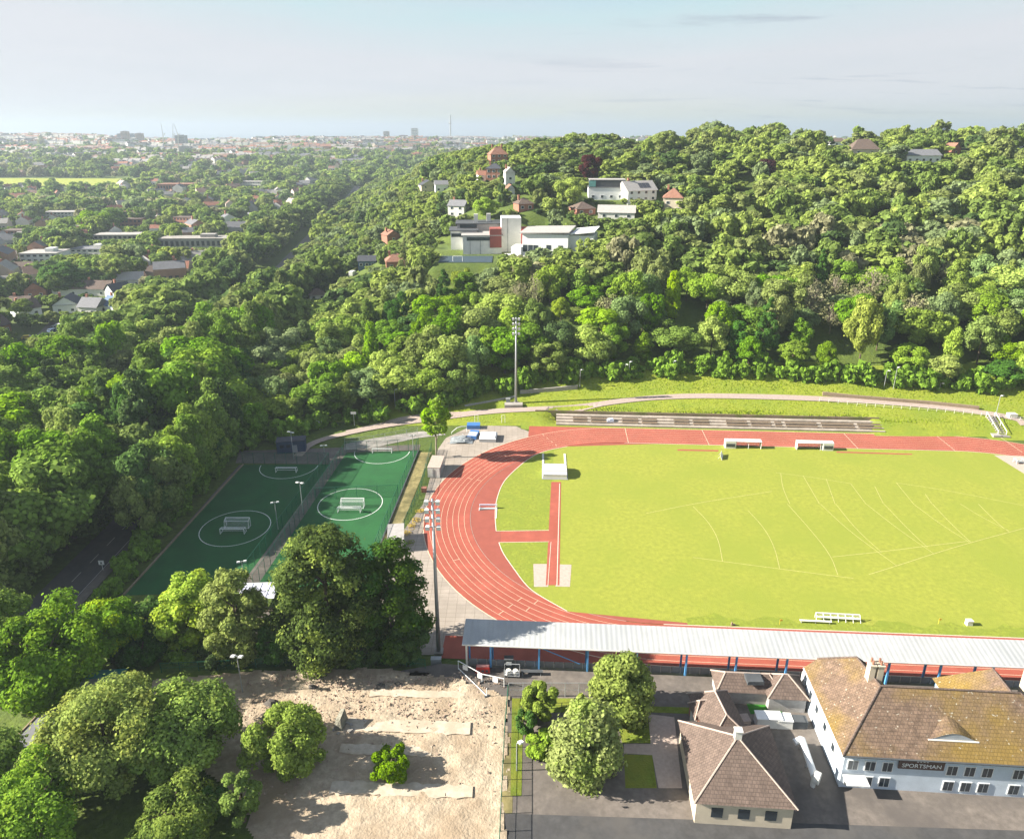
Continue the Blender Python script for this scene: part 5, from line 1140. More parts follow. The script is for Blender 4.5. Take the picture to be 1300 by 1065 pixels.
c1 = ground(655, 330); b = MB(); b.box(0, 3, 0, 9, 6, 3.0); b.box(3, 0, -.6, 12, 5, 2.0); tag(b.build('garden_wall', OW, None, c1), 'stepped white garden walls in front of the school hall', 'wall')
# ---- valley houses (left)
VH = [(24, 398, 24, 'gable', M['rooftile'], CR, 8, 'brown roofed house at the left edge of the valley houses'), (40, 402, 26, 'gable', M['rooftile'], WH, 55, 'brown roofed house with a white wall left of the timbered gable'),
      (85, 398, 30, 'front', M['roofdark'], WH, 12, 'black roofed house with a white timbered gable'), (112, 400, 26, 'gable', M['roofgrey'], OW, -8, 'grey tiled house right of the timbered gable'), (137, 398, 26, 'gable', M['roofblue'], WH, -30, 'blue slate roofed house at the end of the row'),
      (85, 376, 34, 'hip', M['rooftile'], OW, 4, 'long brown roofed house behind the timbered gable'), (120, 376, 38, 'gable', M['rooftile'], OW, -4, 'low brown roofed row right of the long house'), (140, 380, 22, 'front', M['roofdark'], WH, -35, 'dark roofed house with a white gable behind the blue slate roof'),
      (46, 378, 24, 'front', M['roofdark'], BR, 20, 'dark gabled house among trees left of the long brown roof'), (18, 350, 40, 'gable', M['rooftile'], OW, 6, 'wide brown roofed house with a white front at the far left'), (5, 424, 22, 'gable', M['rooftile'], BR, 70, 'brick house at the lower left edge of the valley'),
      (165, 364, 32, 'gable', M['roofpale'], OW, 15, 'pale roofed house in front of the tall wooded belt'), (195, 354, 26, 'hip', M['rooftile'], CR, 10, 'cream house beside the dense valley trees')]
for px, py, wpx, kd, rm, wm, ro, lab in VH: house(px, py, wpx, 9, 3.4 if kd != 'front' else 3.8, 3.6, ro, wm, rm, lab, kd, 1, 2, rows=1)
def flat(px, py, wpx, dm, h_, rot, wm, rm, lab, name='flat_roofed_building', extra=True, bands=2, cat='building'):
    p = ground(px, py); w_ = wpx * depth(p) / F; t = empty(name, p, R(rot), lab, cat); PROT.append((px, wpx * .5, py - .3 * h_ * F / depth(p), p.y)); [CLEAR.append((p.x + q * w_ * .33, p.y + dm / 2, max(w_ * .2, dm * .55))) for q in (-1, 0, 1)]
    MB().box(0, dm / 2, h_ / 2 - 1, w_, dm, h_ + 2).build('wall', wm, t); MB().box(0, dm / 2, h_ + .2, w_ + .6, dm + .6, .4).build('roof', rm, t)
    wsrc = None; n = max(3, min(14, int(w_ / 3.2)))
    for r in range(bands):
        for i in range(n):
            if wsrc is None: wsrc = o = MB().box(0, 0, 0, w_ / n * .55, .12, h_ / bands * .42).build('window', M['glass'], t)
            else: o = wsrc.copy(); COL.objects.link(o); o.parent = t
            o.location = ((-.5 + (i + .5) / n) * w_, -.05, h_ * (r + .6) / bands)
    if extra: MB().box(w_ * .2, dm * .5, h_ + 1.4, w_ * .22, dm * .4, 2.2).build('roof_plant', wm, t)
    return t
flat(50, 334, 46, 16, 5.5, 3, WH, M['roofpale'], 'large white flat roofed building behind the valley houses'); flat(112, 326, 44, 14, 4.5, -3, OW, M['roofgrey'], 'low white building with roof plant right of the large white one')
flat(246, 318, 84, 14, 7.5, 2, M['roofpale'], M['concrete'], 'long grey roofless looking building above the railway wood', bands=1); flat(78, 277, 44, 14, 5, 5, OW, M['roofpale'], 'curved pale roofed building among trees in the mid valley', extra=False)
flat(150, 306, 60, 14, 4, 2, M['concrete'], M['roofpale'], 'wide pale roof in front of the rounded bright trees', extra=False, bands=1); flat(222, 244, 42, 22, 9, 3, BR, M['roofred'], 'long red brick building in the middle of the valley', extra=False, bands=1)
flat(165, 290, 30, 12, 7, 6, BR, M['rooftile'], 'brown roofed building right of the rounded bright trees', extra=False); flat(235, 286, 34, 12, 6, -18, M['brick'], M['rooftile'], 'dark brick block with a pale stair at its side', extra=False)
flat(20, 304, 34, 12, 6, 0, BR, M['rooftile'], 'brown building at the far left behind tall trees', extra=False); flat(318, 238, 32, 14, 7, -6, OW, M['roofpale'], 'pale low building near the start of the far town', extra=False)
for i, (px, py, rz_, m, lab) in enumerate(((68, 421, 70, 'roofblue', 'blue car parked in front of the timbered gable'), (77, 415, 60, 'white', 'white car parked behind the blue one on the valley drive'), (72, 417, 65, 'grey', 'silver car parked between the blue and white cars'), (36, 430, 20, 'yellow', 'yellow car on the drive at the left edge'), (43, 434, 30, 'red', 'red car beside the yellow one'))):
    g_ = ground(px, py); car('parked_car', g_, R(rz_), M[m], lab); CLEAR.append((g_.x, g_.y, 3.5)); PROT.append((px, 6, py, g_.y))
mb = MB(); strip(mb, resample([ground(78, 408), ground(62, 425), ground(52, 440)], 2), 9, None, 0, .06); tag(mb.build('driveway', M['lane']), kind='structure')
g_ = ground(62, 425)
CLEAR.append((g_.x, g_.y, 9))
# railway
mb = MB(); strip(mb, [Vector((XR(y), y, 0)) for y in range(130, 1000, 5)], 8.5, None, 0, .25); tag(mb.build('railway_bed', mat('ballast', (.20, .18, .17), .95, .25, scale=2)), kind='structure')
mb = MB()
for o_ in (-2.7, -1.25, 1.25, 2.7): strip(mb, [Vector((XR(y) + o_, y, 0)) for y in range(130, 1000, 5)], .16, None, 0, .42)
tag(mb.build('railway_rails', M['grey']), kind='structure')
# ------------------------------------------------------------------ far town
hz_ = rng
def far_block(px, ytop, Y, wpx, dm, m, lab, rm=None, name='tower_block', bands=8, cat='tower block'):
    z1 = atY(px, ytop, Y).z; x = atY(px, ytop, Y).x; z0 = H(x, Y) - 2; w_ = wpx * depth((x, Y, z0)) / F
    t = empty(name, (x, Y, z0), 0, lab, cat); h_ = z1 - z0
    MB().box(0, dm / 2, h_ / 2, w_, dm, h_).build('wall', m, t); MB().box(0, dm / 2, h_ + .6, w_ * .5, dm * .5, 1.2).build('roof_plant', rm or M['grey'], t)
    src = None
    for k in range(bands):
        if src is None: src = o = MB().box(0, -.1, 0, w_ * .86, .3, h_ / bands * .42).build('window_band', M['roofgrey'], t)
        else: o = src.copy(); COL.objects.link(o); o.parent = t
        o.location = (0, 0, h_ * (k + .55) / bands)
    return t
pk = mat('pinkish_brick', (.44, .33, .27), .9, .15, scale=.2); tg = mat('tower_grey', (.36, .36, .38), .9, .12, scale=.2); tb = mat('tower_blue', (.30, .35, .42), .8, .12, scale=.2)
for px, yt, Y, wp, m, lab in ((151, 170, 2350, 6, tg, 'grey tower block leftmost of the distant tower group'), (156.5, 167, 2250, 8, pk, 'tallest brownish tower block of the distant group'), (165, 170, 2400, 8, tb, 'bluish tower block in the middle of the distant group'), (175, 169.5, 2300, 8, pk, 'brownish tower block at the right of the distant group'), (168, 176, 2200, 6, OW, 'pale lower block in front of the distant tower group'),
                              (158, 184, 2000, 14, pk, 'wide brownish flats below the distant tower group'), (172, 184, 2050, 10, M['offwhite'], 'pale flats below the right distant towers'), (102, 178, 2500, 5, CR, 'cream flats left of the distant tower group'), (110, 180, 2400, 5, pk, 'pinkish flats left of the distant tower group'), (118, 177, 2500, 6, pk, 'pinkish taller flats nearest the tower group'),
                              (227.5, 172, 1900, 13, tg, 'unfinished concrete tower beneath the cranes'), (213, 184, 1800, 10, OW, 'pale block left of the unfinished tower'), (220, 188, 1750, 12, pk, 'round fronted brown flats below the unfinished tower'), (233, 186, 1720, 14, M['roofpale'], 'pale ribbed flats below the unfinished tower'),
                              (258, 203, 1550, 8, BR, 'red brick flats right of the crane site'), (252, 200, 1560, 7, WH, 'white flats left of the red brick flats'), (268, 201, 1560, 8, OW, 'pale flats right of the red brick flats'), (296, 203, 1500, 18, WH, 'white terrace of flats among trees'), (320, 200, 1500, 22, OW, 'long pale flats right of the white terrace'), (335, 201, 1480, 5, BR, 'tall narrow brick block at the end of the pale flats'),
                              (526, 163, 3300, 8.5, WH, 'white residential tower on the sea horizon'), (490, 167, 3200, 7, pk, 'brown and pale tower left of the white residential tower'), (512, 172, 3250, 11, BR, 'broad brick block between the two horizon towers')):
    far_block(px, yt, Y, wp, 16, m, lab)
for i, (px, yt, jib, lab) in enumerate(((207, 172, (-3, -16), 'pale tower crane with a jib leaning left at the construction site'), (219.5, 172, (0, -15), 'upright tower crane beside the unfinished tower'), (226, 172, (-5, -14), 'tower crane standing on the unfinished tower'))):
    Y = 1880; b0_ = atY(px, 186, Y); b1_ = atY(px, yt, Y); b2_ = atY(px + jib[0], yt + jib[1], Y); t = empty('tower_crane', b0_, 0, lab, 'crane')
    MB().tube((0, 0, -8), b1_ - b0_, 1.1, 1.1, 4).build('mast', M['offwhite'], t); MB().tube(b1_ - b0_, b2_ - b0_, .8, .5, 4).build('jib', M['offwhite'], t); d_ = (b1_ - b0_); MB().tube(d_, d_ + Vector((6, 0, 4)), .9, .9, 4).build('counter_jib', M['offwhite'], t)
Y = 3900; b0_ = atY(572, 183, Y); b1_ = atY(571.5, 146, Y); t = empty('observation_tower', b0_, 0, 'slender observation tower with a ring pod on the sea front', 'tower')
MB().tube((0, 0, -20), b1_ - b0_, 5.0, 3.0, 12).build('shaft', M['grey'], t); zt = (atY(572, 156.5, Y) - b0_).z; MB().tube((0, 0, zt - 3), (0, 0, zt), 4, 9, 16).tube((0, 0, zt), (0, 0, zt + 3), 9, 5, 16).build('pod', M['roofpale'], t)
mb = MB(); pf = [Vector((x_, y_, 0)) for x_, y_ in ((-760, 960), (-520, 960), (-480, 1040), (-560, 1075), (-760, 1075))]
strip(mb, [Vector((x_, 1030, 0)) for x_ in range(-800, -520, 20)], 110, None, 0, 1.0); tag(mb.build('playing_field', mat('bright_field', (.27, .30, .03), .95, .1)), kind='structure')
FIELD = (-810, -510, 960, 1100)
# individual small houses and merged far town
WM = [mat('town_wall_%s' % n, c, .9, .1) for n, c in (('white', (.62, .60, .57)), ('cream', (.52, .44, .36)), ('brick', (.34, .19, .13)), ('grey', (.38, .37, .36)))]
RMs = [mat('town_roof_%s' % n, c, .9, .15) for n, c in (('brown', (.20, .13, .10)), ('red', (.27, .12, .08)), ('slate', (.14, .14, .15)), ('pale', (.30, .28, .26)))]
def hgeo(w_, d_, h_, r_):
    x, y = w_ / 2, d_ / 2
    return [(-x, -y, -2), (x, -y, -2), (x, y, -2), (-x, y, -2), (-x, -y, h_), (x, -y, h_), (x, y, h_), (-x, y, h_), (-x, 0, h_ + r_), (x, 0, h_ + r_)], [((0, 1, 5, 4), 0), ((2, 3, 7, 6), 0), ((1, 2, 6, 9, 5), 0), ((3, 0, 4, 8, 7), 0), ((4, 5, 9, 8), 1), ((6, 7, 8, 9), 1)]
protos = []
for i in range(12):
    vs, fs = hgeo(8 + (i % 4) * 2.2, 7 + (i % 3), 4.2 + (i % 3) * 1.0, 2.6 + (i % 2) * .8); b = MB()
    for f_, m_ in fs: b.f.append(f_); b.m.append(m_)
    b.v = vs
    x = (i % 3 - 1) * 2; b.box(x, .4, 4.2 + (i % 3) + 3.2, 1.0, .8, 2.2, 0, 2)
    for xx in (-2.4, 0, 2.4): b.box(xx, -(7 + i % 3) / 2 - .03, 2.6, 1.3, .08, 1.3, 0, 3)
    me = bpy.data.meshes.new('town_house'); me.from_pydata(b.v, [], b.f)
    for m_ in (WM[i % 4], RMs[(i * 3 + i // 4) % 4], M['brick'], M['glass']): me.materials.append(m_)
    me.polygons.foreach_set('material_index', b.m); me.update(); protos.append(me)
def clear_ok(x, y, pad=0):
    for cx, cy_, r in CLEAR:
        if (x - cx) ** 2 + (y - cy_) ** 2 < (r + pad) ** 2: return False
    return True
made = 0; tries = 0; HOUSES = []
while made < 215 and tries < 9000:
    tries += 1
    Y = 350 + 1000 * rng.random() ** 1.3; X = XR(Y) - 45 - rng.random() * (0.80 * Y - 95)
    if not clear_ok(X, Y, 6) or (FIELD[0] < X < FIELD[1] and FIELD[2] - 20 < Y < FIELD[3] + 20): continue
    if any((X - a) ** 2 + (Y - b) ** 2 < 15 ** 2 for a, b in HOUSES): continue
    HOUSES.append((X, Y)); CLEAR.append((X, Y, 6)); q_ = proj(X, Y, H(X, Y) + 2.4); rng.random() < .6 and PROT.append((float(q_[0]), 3.5 * F / float(q_[2]), float(q_[1]), Y))
    o = link('town_house', protos[rng.integers(12)]); o.location = (X, Y, H(X, Y)); o.rotation_euler = (0, 0, (rng.integers(2) * 1.57 + .35 + rng.normal(0, .25))); s = rng.uniform(.9, 1.35); o.scale = (s, s, s)
    tag(o, 'small house among trees in the valley town left of the railway', 'house', 'small houses in the valley town'); made += 1
bv, bf, bm = [], [], []
def add_house(x, y, rot, s, w_, wi, ri):
    z = H(x, y); vs, fs = hgeo(w_, 8, 5.5 + 1.5 * (wi == 0), 3); c, n_ = math.cos(rot), math.sin(rot); b = len(bv)
    for q in vs: bv.append((x + s * (q[0] * c - q[1] * n_), y + s * (q[0] * n_ + q[1] * c), z + s * q[2]))
    for f_, m_ in fs: bf.append(tuple(i + b for i in f_)); bm.append(wi if m_ == 0 else 4 + ri)
TOWN = []
for blk_ in range(1000):
    Y = 1300 + 2700 * rng.random() ** .9; r_ = rng.uniform(-.82, .08 if Y < 2200 else .45); X = r_ * Y
    if r_ > -.05 and Y < 1300: continue
    rot = .25 * math.sin(X * .002 + 1) + rng.choice([0, 0, 0, 1.2]); n_ = rng.integers(5, 13); wi = rng.integers(4) if rng.random() > .4 else 0; ri = rng.integers(4)
    if rng.random() < .12: TOWN.append((X, Y, 0)); continue
    for k in range(n_):
        if rng.random() < .08: continue
        x = X + k * 8.2 * math.cos(rot); y = Y + k * 8.2 * math.sin(rot); add_house(x, y, rot + rng.normal(0, .03), rng.uniform(.95, 1.25), 7.6, wi if rng.random() > .2 else rng.integers(4), ri)
me = bpy.data.meshes.new('far_town'); me.from_pydata(bv, [], bf)
for m_ in WM + RMs: me.materials.append(m_)
me.polygons.foreach_set('material_index', bm); me.update(); tag(link('far_town', me), 'rows of pale terraced houses covering the far ridges towards the sea', 'houses', kind='stuff')
# ------------------------------------------------------------------ trees
def unit(v): return v / np.maximum(np.linalg.norm(v, axis=-1, keepdims=True), 1e-9)
def leaf_quads(C, Nrm, size, g):
    n = len(C); rnd = unit(g.normal(size=(n, 3))); a = unit(np.cross(Nrm, rnd)); b = np.cross(Nrm, a); s = size[:, None]
    a = a * s * .62; b = b * s * .42
    return np.stack([C - a, C - b * 1.1 + a * .15, C + a, C + b * 1.1 + a * .15], 1)
def crown(seed, Rr, h0, h1, lobes, leaves, size, shape='round', fill=.12, lobe_r=(.26, .42)):
    g = np.random.default_rng(seed); hc = (h0 + h1) / 2; hh = (h1 - h0) / 2
    k = np.arange(lobes); ph = k * 2.39996 + g.uniform(0, 1, lobes); zt = 1 - 2 * (k + .5) / lobes; zt = np.clip(zt + g.normal(0, .08, lobes), -.96, .98)
    rad = np.sqrt(1 - zt ** 2); q = g.uniform(.55, .80, lobes)
    if shape == 'cone': 
        f = (zt + 1) / 2; pos = np.stack([np.cos(ph) * Rr * (1 - f) ** .75 * .72, np.sin(ph) * Rr * (1 - f) ** .75 * .72, h0 + f * (h1 - h0) * .95], 1); lr = Rr * g.uniform(*lobe_r, lobes) * (1.05 - .65 * f)
    elif shape == 'column':
        f = (zt + 1) / 2; e = np.sqrt(np.maximum(.12, 1 - (2 * f - .9) ** 2)); kq = (.93 - sum(lobe_r) / 2) * g.uniform(.75, 1.05, lobes); pos = np.stack([np.cos(ph) * Rr * kq * e, np.sin(ph) * Rr * kq * e, h0 + f * (h1 - h0) * .92], 1); lr = Rr * g.uniform(*lobe_r, lobes) * (.55 + .45 * e)
    else:
        pos = np.stack([np.cos(ph) * rad * Rr * q, np.sin(ph) * rad * Rr * q, hc + zt * hh * q * 1.02], 1); lr = Rr * g.uniform(*lobe_r, lobes)
        low = zt < -.35; pos[low, :2] *= .85
    if shape == 'column': fill = .30
    ex = np.argsort(g.random(lobes))[:max(2, lobes // 4)]; pos[ex] += unit(pos[ex] - [0, 0, hc]) * Rr * (g.uniform(.05, .30, len(ex)) * (.35 if shape == 'column' else 1))[:, None]
    w_ = lr ** 2; w_ /= w_.sum(); L_ = g.choice(lobes, leaves, p=w_)
    d = unit(g.normal(size=(leaves, 3)) + unit(pos[L_] - np.array([0, 0, hc - hh * .3])) * .75)
    squash = np.array([1, 1, .8]); r = lr[L_] * (g.uniform(.70, 1.08, leaves) + (g.random(leaves) < .07) * g.uniform(0, .35, leaves)); inner = g.random(leaves) < fill; r = np.where(inner, r * .55, r)
    C = pos[L_] + d * squash * r[:, None]
    if shape == 'column':      # leaves behind the outer sprays, right in to the stem
        k_ = inner & (g.random(leaves) < .6); C[k_, :2] *= g.uniform(.25, .9, k_.sum())[:, None]
    Nn = unit(d + g.normal(size=(leaves, 3)) * .42 + np.array([0, 0, .25])); S = size * g.uniform(.55, 1.45, leaves) * np.where(inner, 1.9, 1)
    return leaf_quads(C, Nn, S, g)
def trunk_mesh(name, h, r, m, seed, limbs=4, spread=2.2, top=.75):
    g = random.Random(seed); b = MB(); b.tube((0, 0, -1.0), (.1, .05, h * .45), r, r * .75, 8); b.tube((.1, .05, h * .45), (.2, -.1, h * top), r * .75, r * .35, 7)
    for k in range(limbs):
        a = k * 2.4 + g.random(); z = h * (.32 + .1 * k); e = Vector((math.cos(a) * spread, math.sin(a) * spread, z + h * .22)); mid = Vector((math.cos(a) * spread * .45, math.sin(a) * spread * .45, z + h * .14)); b.tube((.1, .05, z), mid, r * .45, r * .32, 6); b.tube(mid, e, r * .32, r * .14, 5)
    o = b.build(name, m); me = o.data; bpy.data.objects.remove(o); return me
# wood variants, unit: metres (R 5.5, height 13)
VAR = [crown(100 + i, 5.6, (2.2, 1.2, 3.4, 2.4, 1.0, 4.0, 2.2)[i], (12.4, 14.2, 11.6, 13.0, 12.2, 12.6, 13.8)[i], (26, 12, 18, 44, 9, 30, 16)[i], (8200, 8200, 7000, 8400, 8600, 7400, 8000)[i], (.49, .54, .47, .42, .55, .44, .49)[i], 'round', .12, ((.24, .40), (.30, .52), (.22, .46), (.17, .30), (.40, .56), (.20, .36), (.24, .50))[i]) for i in range(7)]
VARC = [crown(140 + i, 4.4, 1.5, 14.5, 26, 7000, .47, 'column', .12, (.34, .52)) for i in range(2)]
VARK = [crown(160 + i, 4.6, 1.0, 15.5, 34, 7000, .45, 'cone', .12, (.26, .40)) for i in range(2)]
SP = crown(180, 4.6, 3.0, 13.0, 44, 800, .42, 'round', .0, (.20, .34))
CM = {}
def crown_me(vi, kind):
    key = (vi, kind)
    if key not in CM:
        V_ = {'r': VAR, 'c': VARC, 'k': VARK}[vi[0]][int(vi[1])] if vi != 's0' else SP
        CM[key] = quads_mesh('crown', V_, LM[kind])
    return CM[key]
TRW = [trunk_mesh('trunk', 10.5, .30, M['bark'], 5 + i) for i in range(3)]
def twig_mesh(seed):
    g = random.Random(seed); b = MB(); b.tube((0, 0, -1), (0, 0, 6), .24, .15, 6)
    for k in range(34):
        a = g.uniform(0, 6.28); z = g.uniform(2.5, 8); p = Vector((g.uniform(-.3, .3), g.uniform(-.3, .3), z)); q = p + Vector((math.cos(a) * g.uniform(.8, 2.6), math.sin(a) * g.uniform(.8, 2.6), g.uniform(2.2, 5.5)))
        b.tube(p, q, .10, .035, 4)
        for j in range(3): s_ = p.lerp(q, g.uniform(.4, .9)); b.tube(s_, s_ + Vector((g.uniform(-.9, .9), g.uniform(-.9, .9), g.uniform(.6, 1.9))), .05, .02, 3)
    o = b.build('trunk', M['palebark']); me = o.data; bpy.data.objects.remove(o); return me
TWIG = [twig_mesh(3), twig_mesh(9)]
PROTO = {}
def wood_tree(x, y, sR, sH, vi, kind, rz, lab, grp, name='broadleaf_tree', z=None):
    t = empty(name, (x, y, (H(x, y) if z is None else z) - .2), rz, lab, 'tree', grp); t.scale = (sR, sR, sH)
    c = link('crown', crown_me(vi, kind), t); k = link('trunk', TRW[int(abs(x * 7 + y)) % 3] if vi != 's0' else TWIG[int(abs(x * 3 + y)) % 2], t)
    return t
# ---- wood edge
ex, ey = [], []
for q_ in ((400, 545), (440, 540), (500, 533), (560, 520), (600, 510), (660, 497), (720, 487), (800, 481), (900, 478), (1000, 482), (1100, 490), (1250, 498), (1300, 502)):
    p = ground(*q_); ex.append(p.x); ey.append(p.y)
ex = [-200, -76, -58] + ex + [260]; ey = [150, 163, 173] + ey + [ey[-1] - 8]
ex = np.array(ex); ey = np.array(ey); od = np.argsort(ex); ex, ey = ex[od], ey[od]
# featured trees of the hill, placed at the photo's spots
FEAT = []
def feat(px, ytop, py, Rm, vi, kind, lab, name='broadleaf_tree', Y=None):
    p = ground(px, py) if Y is None else Vector((atY(px, py, Y).x, Y, 0)); p.z = H(p.x, p.y)
    h_ = atY(px, ytop, p.y).z - p.z; base_R = {'r': 5.9, 'c': 4.6, 'k': 4.8, 's': 5}[vi[0]]; base_H = {'r': 13.3, 'c': 14.8, 'k': 16.0, 's': 13.0}[vi[0]]
    wood_tree(p.x, p.y, Rm / base_R, h_ / base_H, vi, kind, random.uniform(0, 6), lab, None, name); FEAT.append((p.x, p.y, Rm))
feat(750, 197, 232, 5.2, 'r1', 'copper', 'dark purple copper beech behind the modern white house', 'copper_beech')
feat(970, 200, 232, 6.0, 'r3', 'copper', 'dark purple copper beech below the ridge on the right', 'copper_beech')
feat(690, 290, 312, 2.8, 'r2', 'copper', 'small purple bush above the roof of the school hall', 'copper_bush')
feat(722, 222, 262, 5.6, 'r4', 'lime', 'rounded pale lime tree left of the modern white house')
feat(618, 250, 280, 6.5, 'r5', 'bright', 'pale bright bushy tree above the school roofs')
feat(1090, 372, 462, 5.6, 'r0', 'yellow', 'bright yellow tree at the foot of the wood on the right')
feat(852, 342, 405, 3.4, 'c0', 'yellow', 'narrow bright yellow tree in the middle of the wood')
feat(712, 375, 410, 3.6, 'r2', 'yellow', 'yellow tree in the wood right of the far floodlight mast')
feat(585, 342, 372, 3.4, 'r6', 'yellow', 'yellow tree just below the dark school court')
feat(637, 205, 262, 2.3, 'k0', 'dark', 'narrow dark conifer standing before the pale narrow house', 'conifer')
feat(515, 300, 345, 4.0, 'k1', 'olive', 'olive brown conifer left of the school roofs', 'conifer')
feat(1195, 205, 222, 3.0, 'r3', 'yellow', 'golden shrub in front of the ridge bungalow')
feat(1243, 198, 212, 3.0, 'r1', 'yellow', 'golden shrub right of the ridge bungalow')
feat(1285, 163, 196, 8.0, 'r5', 'olive', 'big olive green pine at the right end of the ridge', 'pine_tree')
feat(845, 164, 196, 9.0, 'r3', 'olive', 'broad olive crowned tree on the ridge skyline left of centre')
feat(120, 265, 298, 11.0, 'r4', 'lime', 'rounded bright tree standing out in the mid valley')
feat(142, 262, 292, 13.0, 'r2', 'mid', 'wide dark green tree right behind the rounded bright valley tree')
for vi_, (px, yt, py, Rm, kd, lab) in zip(('r0', 'r5', 'k0', 'r6', 'r2', 'r3'), ((80, 332, 372, 11, 'dark', 'large dark tree behind the long brown valley roof'), (70, 345, 376, 6, 'mid', 'green tree left of the long brown valley roof'), (105, 372, 382, 1.6, 'yellow', 'tiny yellow conifer between two brown valley roofs'), (100, 350, 372, 8, 'dark', 'dark tree right behind the long brown roof'), (30, 378, 402, 6, 'olive', 'olive tree before the left valley houses'), (170, 335, 352, 8, 'mid', 'green tree behind the pale roofed valley house'))):
    feat(px, yt, py, Rm, vi_, kd, lab)
def ok(x, y, r):
    if not clear_ok(x, y, r * .45): return False
    for fx, fy, fr in FEAT:
        if (x - fx) ** 2 + (y - fy) ** 2 < ((fr + r) * .72) ** 2: return False
        if (x - fx) ** 2 + ((y + 9) - fy) ** 2 < ((fr + r) * .5) ** 2: return False
    return True
PA = np.array(PROT)
def max_height(x, y, Rm):          # tallest a tree may stand here without hiding a house that the photo shows
    z = H(x, y); px, py, dp = proj(x, y, z); rp = Rm * F / dp
    m_ = (PA[:, 3] > y + 1.5) & (np.abs(PA[:, 0] - px) < PA[:, 1] + rp * .75) & (PA[:, 3] < y + 240)
    if not m_.any(): return 99.0
    mm = np.tan(PIT + np.arctan((PA[m_, 2] - CY) / F)); return float(np.min(HC - y * mm - z))
# ---- candidates
cand = []
sp_ = 9.4
for j, yy in enumerate(np.arange(165, 470, sp_ * .87)):
    for i, xx in enumerate(np.arange(-165, 330, sp_)):
        x = xx + (j % 2) * sp_ / 2 + rng.uniform(-2.6, 2.6); y = yy + rng.uniform(-2.6, 2.6)
        if y < np.interp(x, ex, ey) + 3.2: continue
        if abs(x - XR(y)) < 9 or x < XR(y): continue
        if y > 300 and rng.random() < .15: continue
        cand.append((x, y, 'hill'))
for y in np.arange(100, 335, 7.6):
    for x in np.arange(-215, -60, 7.8):
        X_ = x + rng.uniform(-2.4, 2.4); Y_ = y + rng.uniform(-2.4, 2.4)
        if Y_ > 161 and X_ > -86: continue
        if abs(X_ - XR(Y_)) < 8.5 and Y_ > 170: continue
        if -87 < X_ < -75.0: continue
        if X_ > -70.6 or (X_ > -76 and Y_ < 120): continue
        if X_ < XR(Y_) - 70 and rng.random() < .35: continue
        cand.append((X_, Y_, 'belt' if X_ > XR(Y_) else 'rail'))
for y in np.arange(123, 168, 4.6): cand.append((-73.2 + rng.uniform(-.8, .8), y, 'belt'))
for y in np.arange(108, 330, 6.5): cand.append((-88.5 + rng.uniform(-1.5, 1.5), y, 'belt'))
for y in np.arange(335, 1000, 12):
    for x in np.arange(-260, 30, 11):
        X_ = x + rng.uniform(-4, 4); Y_ = y + rng.uniform(-4, 4)
        if abs(X_ - XR(Y_)) < 9.5 or X_ < XR(Y_) - 42: continue
        if Y_ < 470 and X_ > XR(Y_): continue
        if X_ > XR(Y_) + 140: continue
        cand.append((X_, Y_, 'rail' if X_ < XR(Y_) else 'flank'))
HILLK = ['mid', 'mid', 'bright', 'olive', 'mid', 'lime', 'grey', 'dark', 'bright', 'bright', 'olive', 'mid', 'lime', 'lime', 'olive', 'grey']
BELTK = ['mid', 'mid', 'bright', 'mid', 'dark', 'mid', 'olive']
items = []
for x, y, zone in cand:
    kk = HILLK if zone in ('hill', 'flank') else BELTK
    kind = kk[rng.integers(len(kk))]; u_ = rng.random(); vi = 'r%d' % rng.integers(7)
    if u_ < .10: vi = 'c%d' % rng.integers(2)
    elif u_ < .14: vi = 'k%d' % rng.integers(2); kind = 'dark'
    z = H(x, y); px, py, dp = proj(x, y, z + 8)
    sR = rng.uniform(.65, 1.42); sH = rng.uniform(.70, 1.22)
    if zone == 'hill':
        # brownish thin patch in the middle of the wood
        if 960 < px < 1230 and 270 < py < 395 and rng.random() < .30: vi = 's0'; kind = 'brown'; sR *= 1.0
        elif 640 < px < 830 and 320 < py < 385 and rng.random() < .35: vi = 's0'; kind = 'brown'
        e_ = y - np.interp(x, ex, ey)
        if e_ < 9: sH *= .72; sR *= .85
        if y > 290 and x < 110: sR *= .8; sH *= .70
        if py < 235: sH *= rng.uniform(.55, 1.12)
    if zone == 'belt': sR *= rng.uniform(1.0, 1.4); sH *= 1.42
    if zone == 'rail': sR *= 1.3; sH *= 1.3
    if zone == 'flank': sR *= 1.15; sH *= 1.1
    if x > -76 and y < 170 and zone == 'belt': sR = rng.uniform(.85, 1.1); sH = rng.uniform(1.2, 1.5)
    mh = max_height(x, y, 5.6 * sR) / 13.3
    if 425 < px < 720 and zone in ('hill', 'flank'): mh = min(mh, max(.3, (atY(px, float(np.interp(px, [380, 450, 500, 560, 620, 680, 720], [300, 245, 212, 194, 184, 174, 166])), y).z - z) / 13.6))
    if mh < .16: continue
    if mh < sH: sH = mh; sR = min(sR, .22 + mh * .9)
    if mh < .6 and vi[0] in 'cs': vi = 'r2'
    if not ok(x, y, 5.6 * sR): continue
    if px < -260 or px > 1560: continue
    items.append((dp, x, y, sR, sH, vi, kind, zone, px))
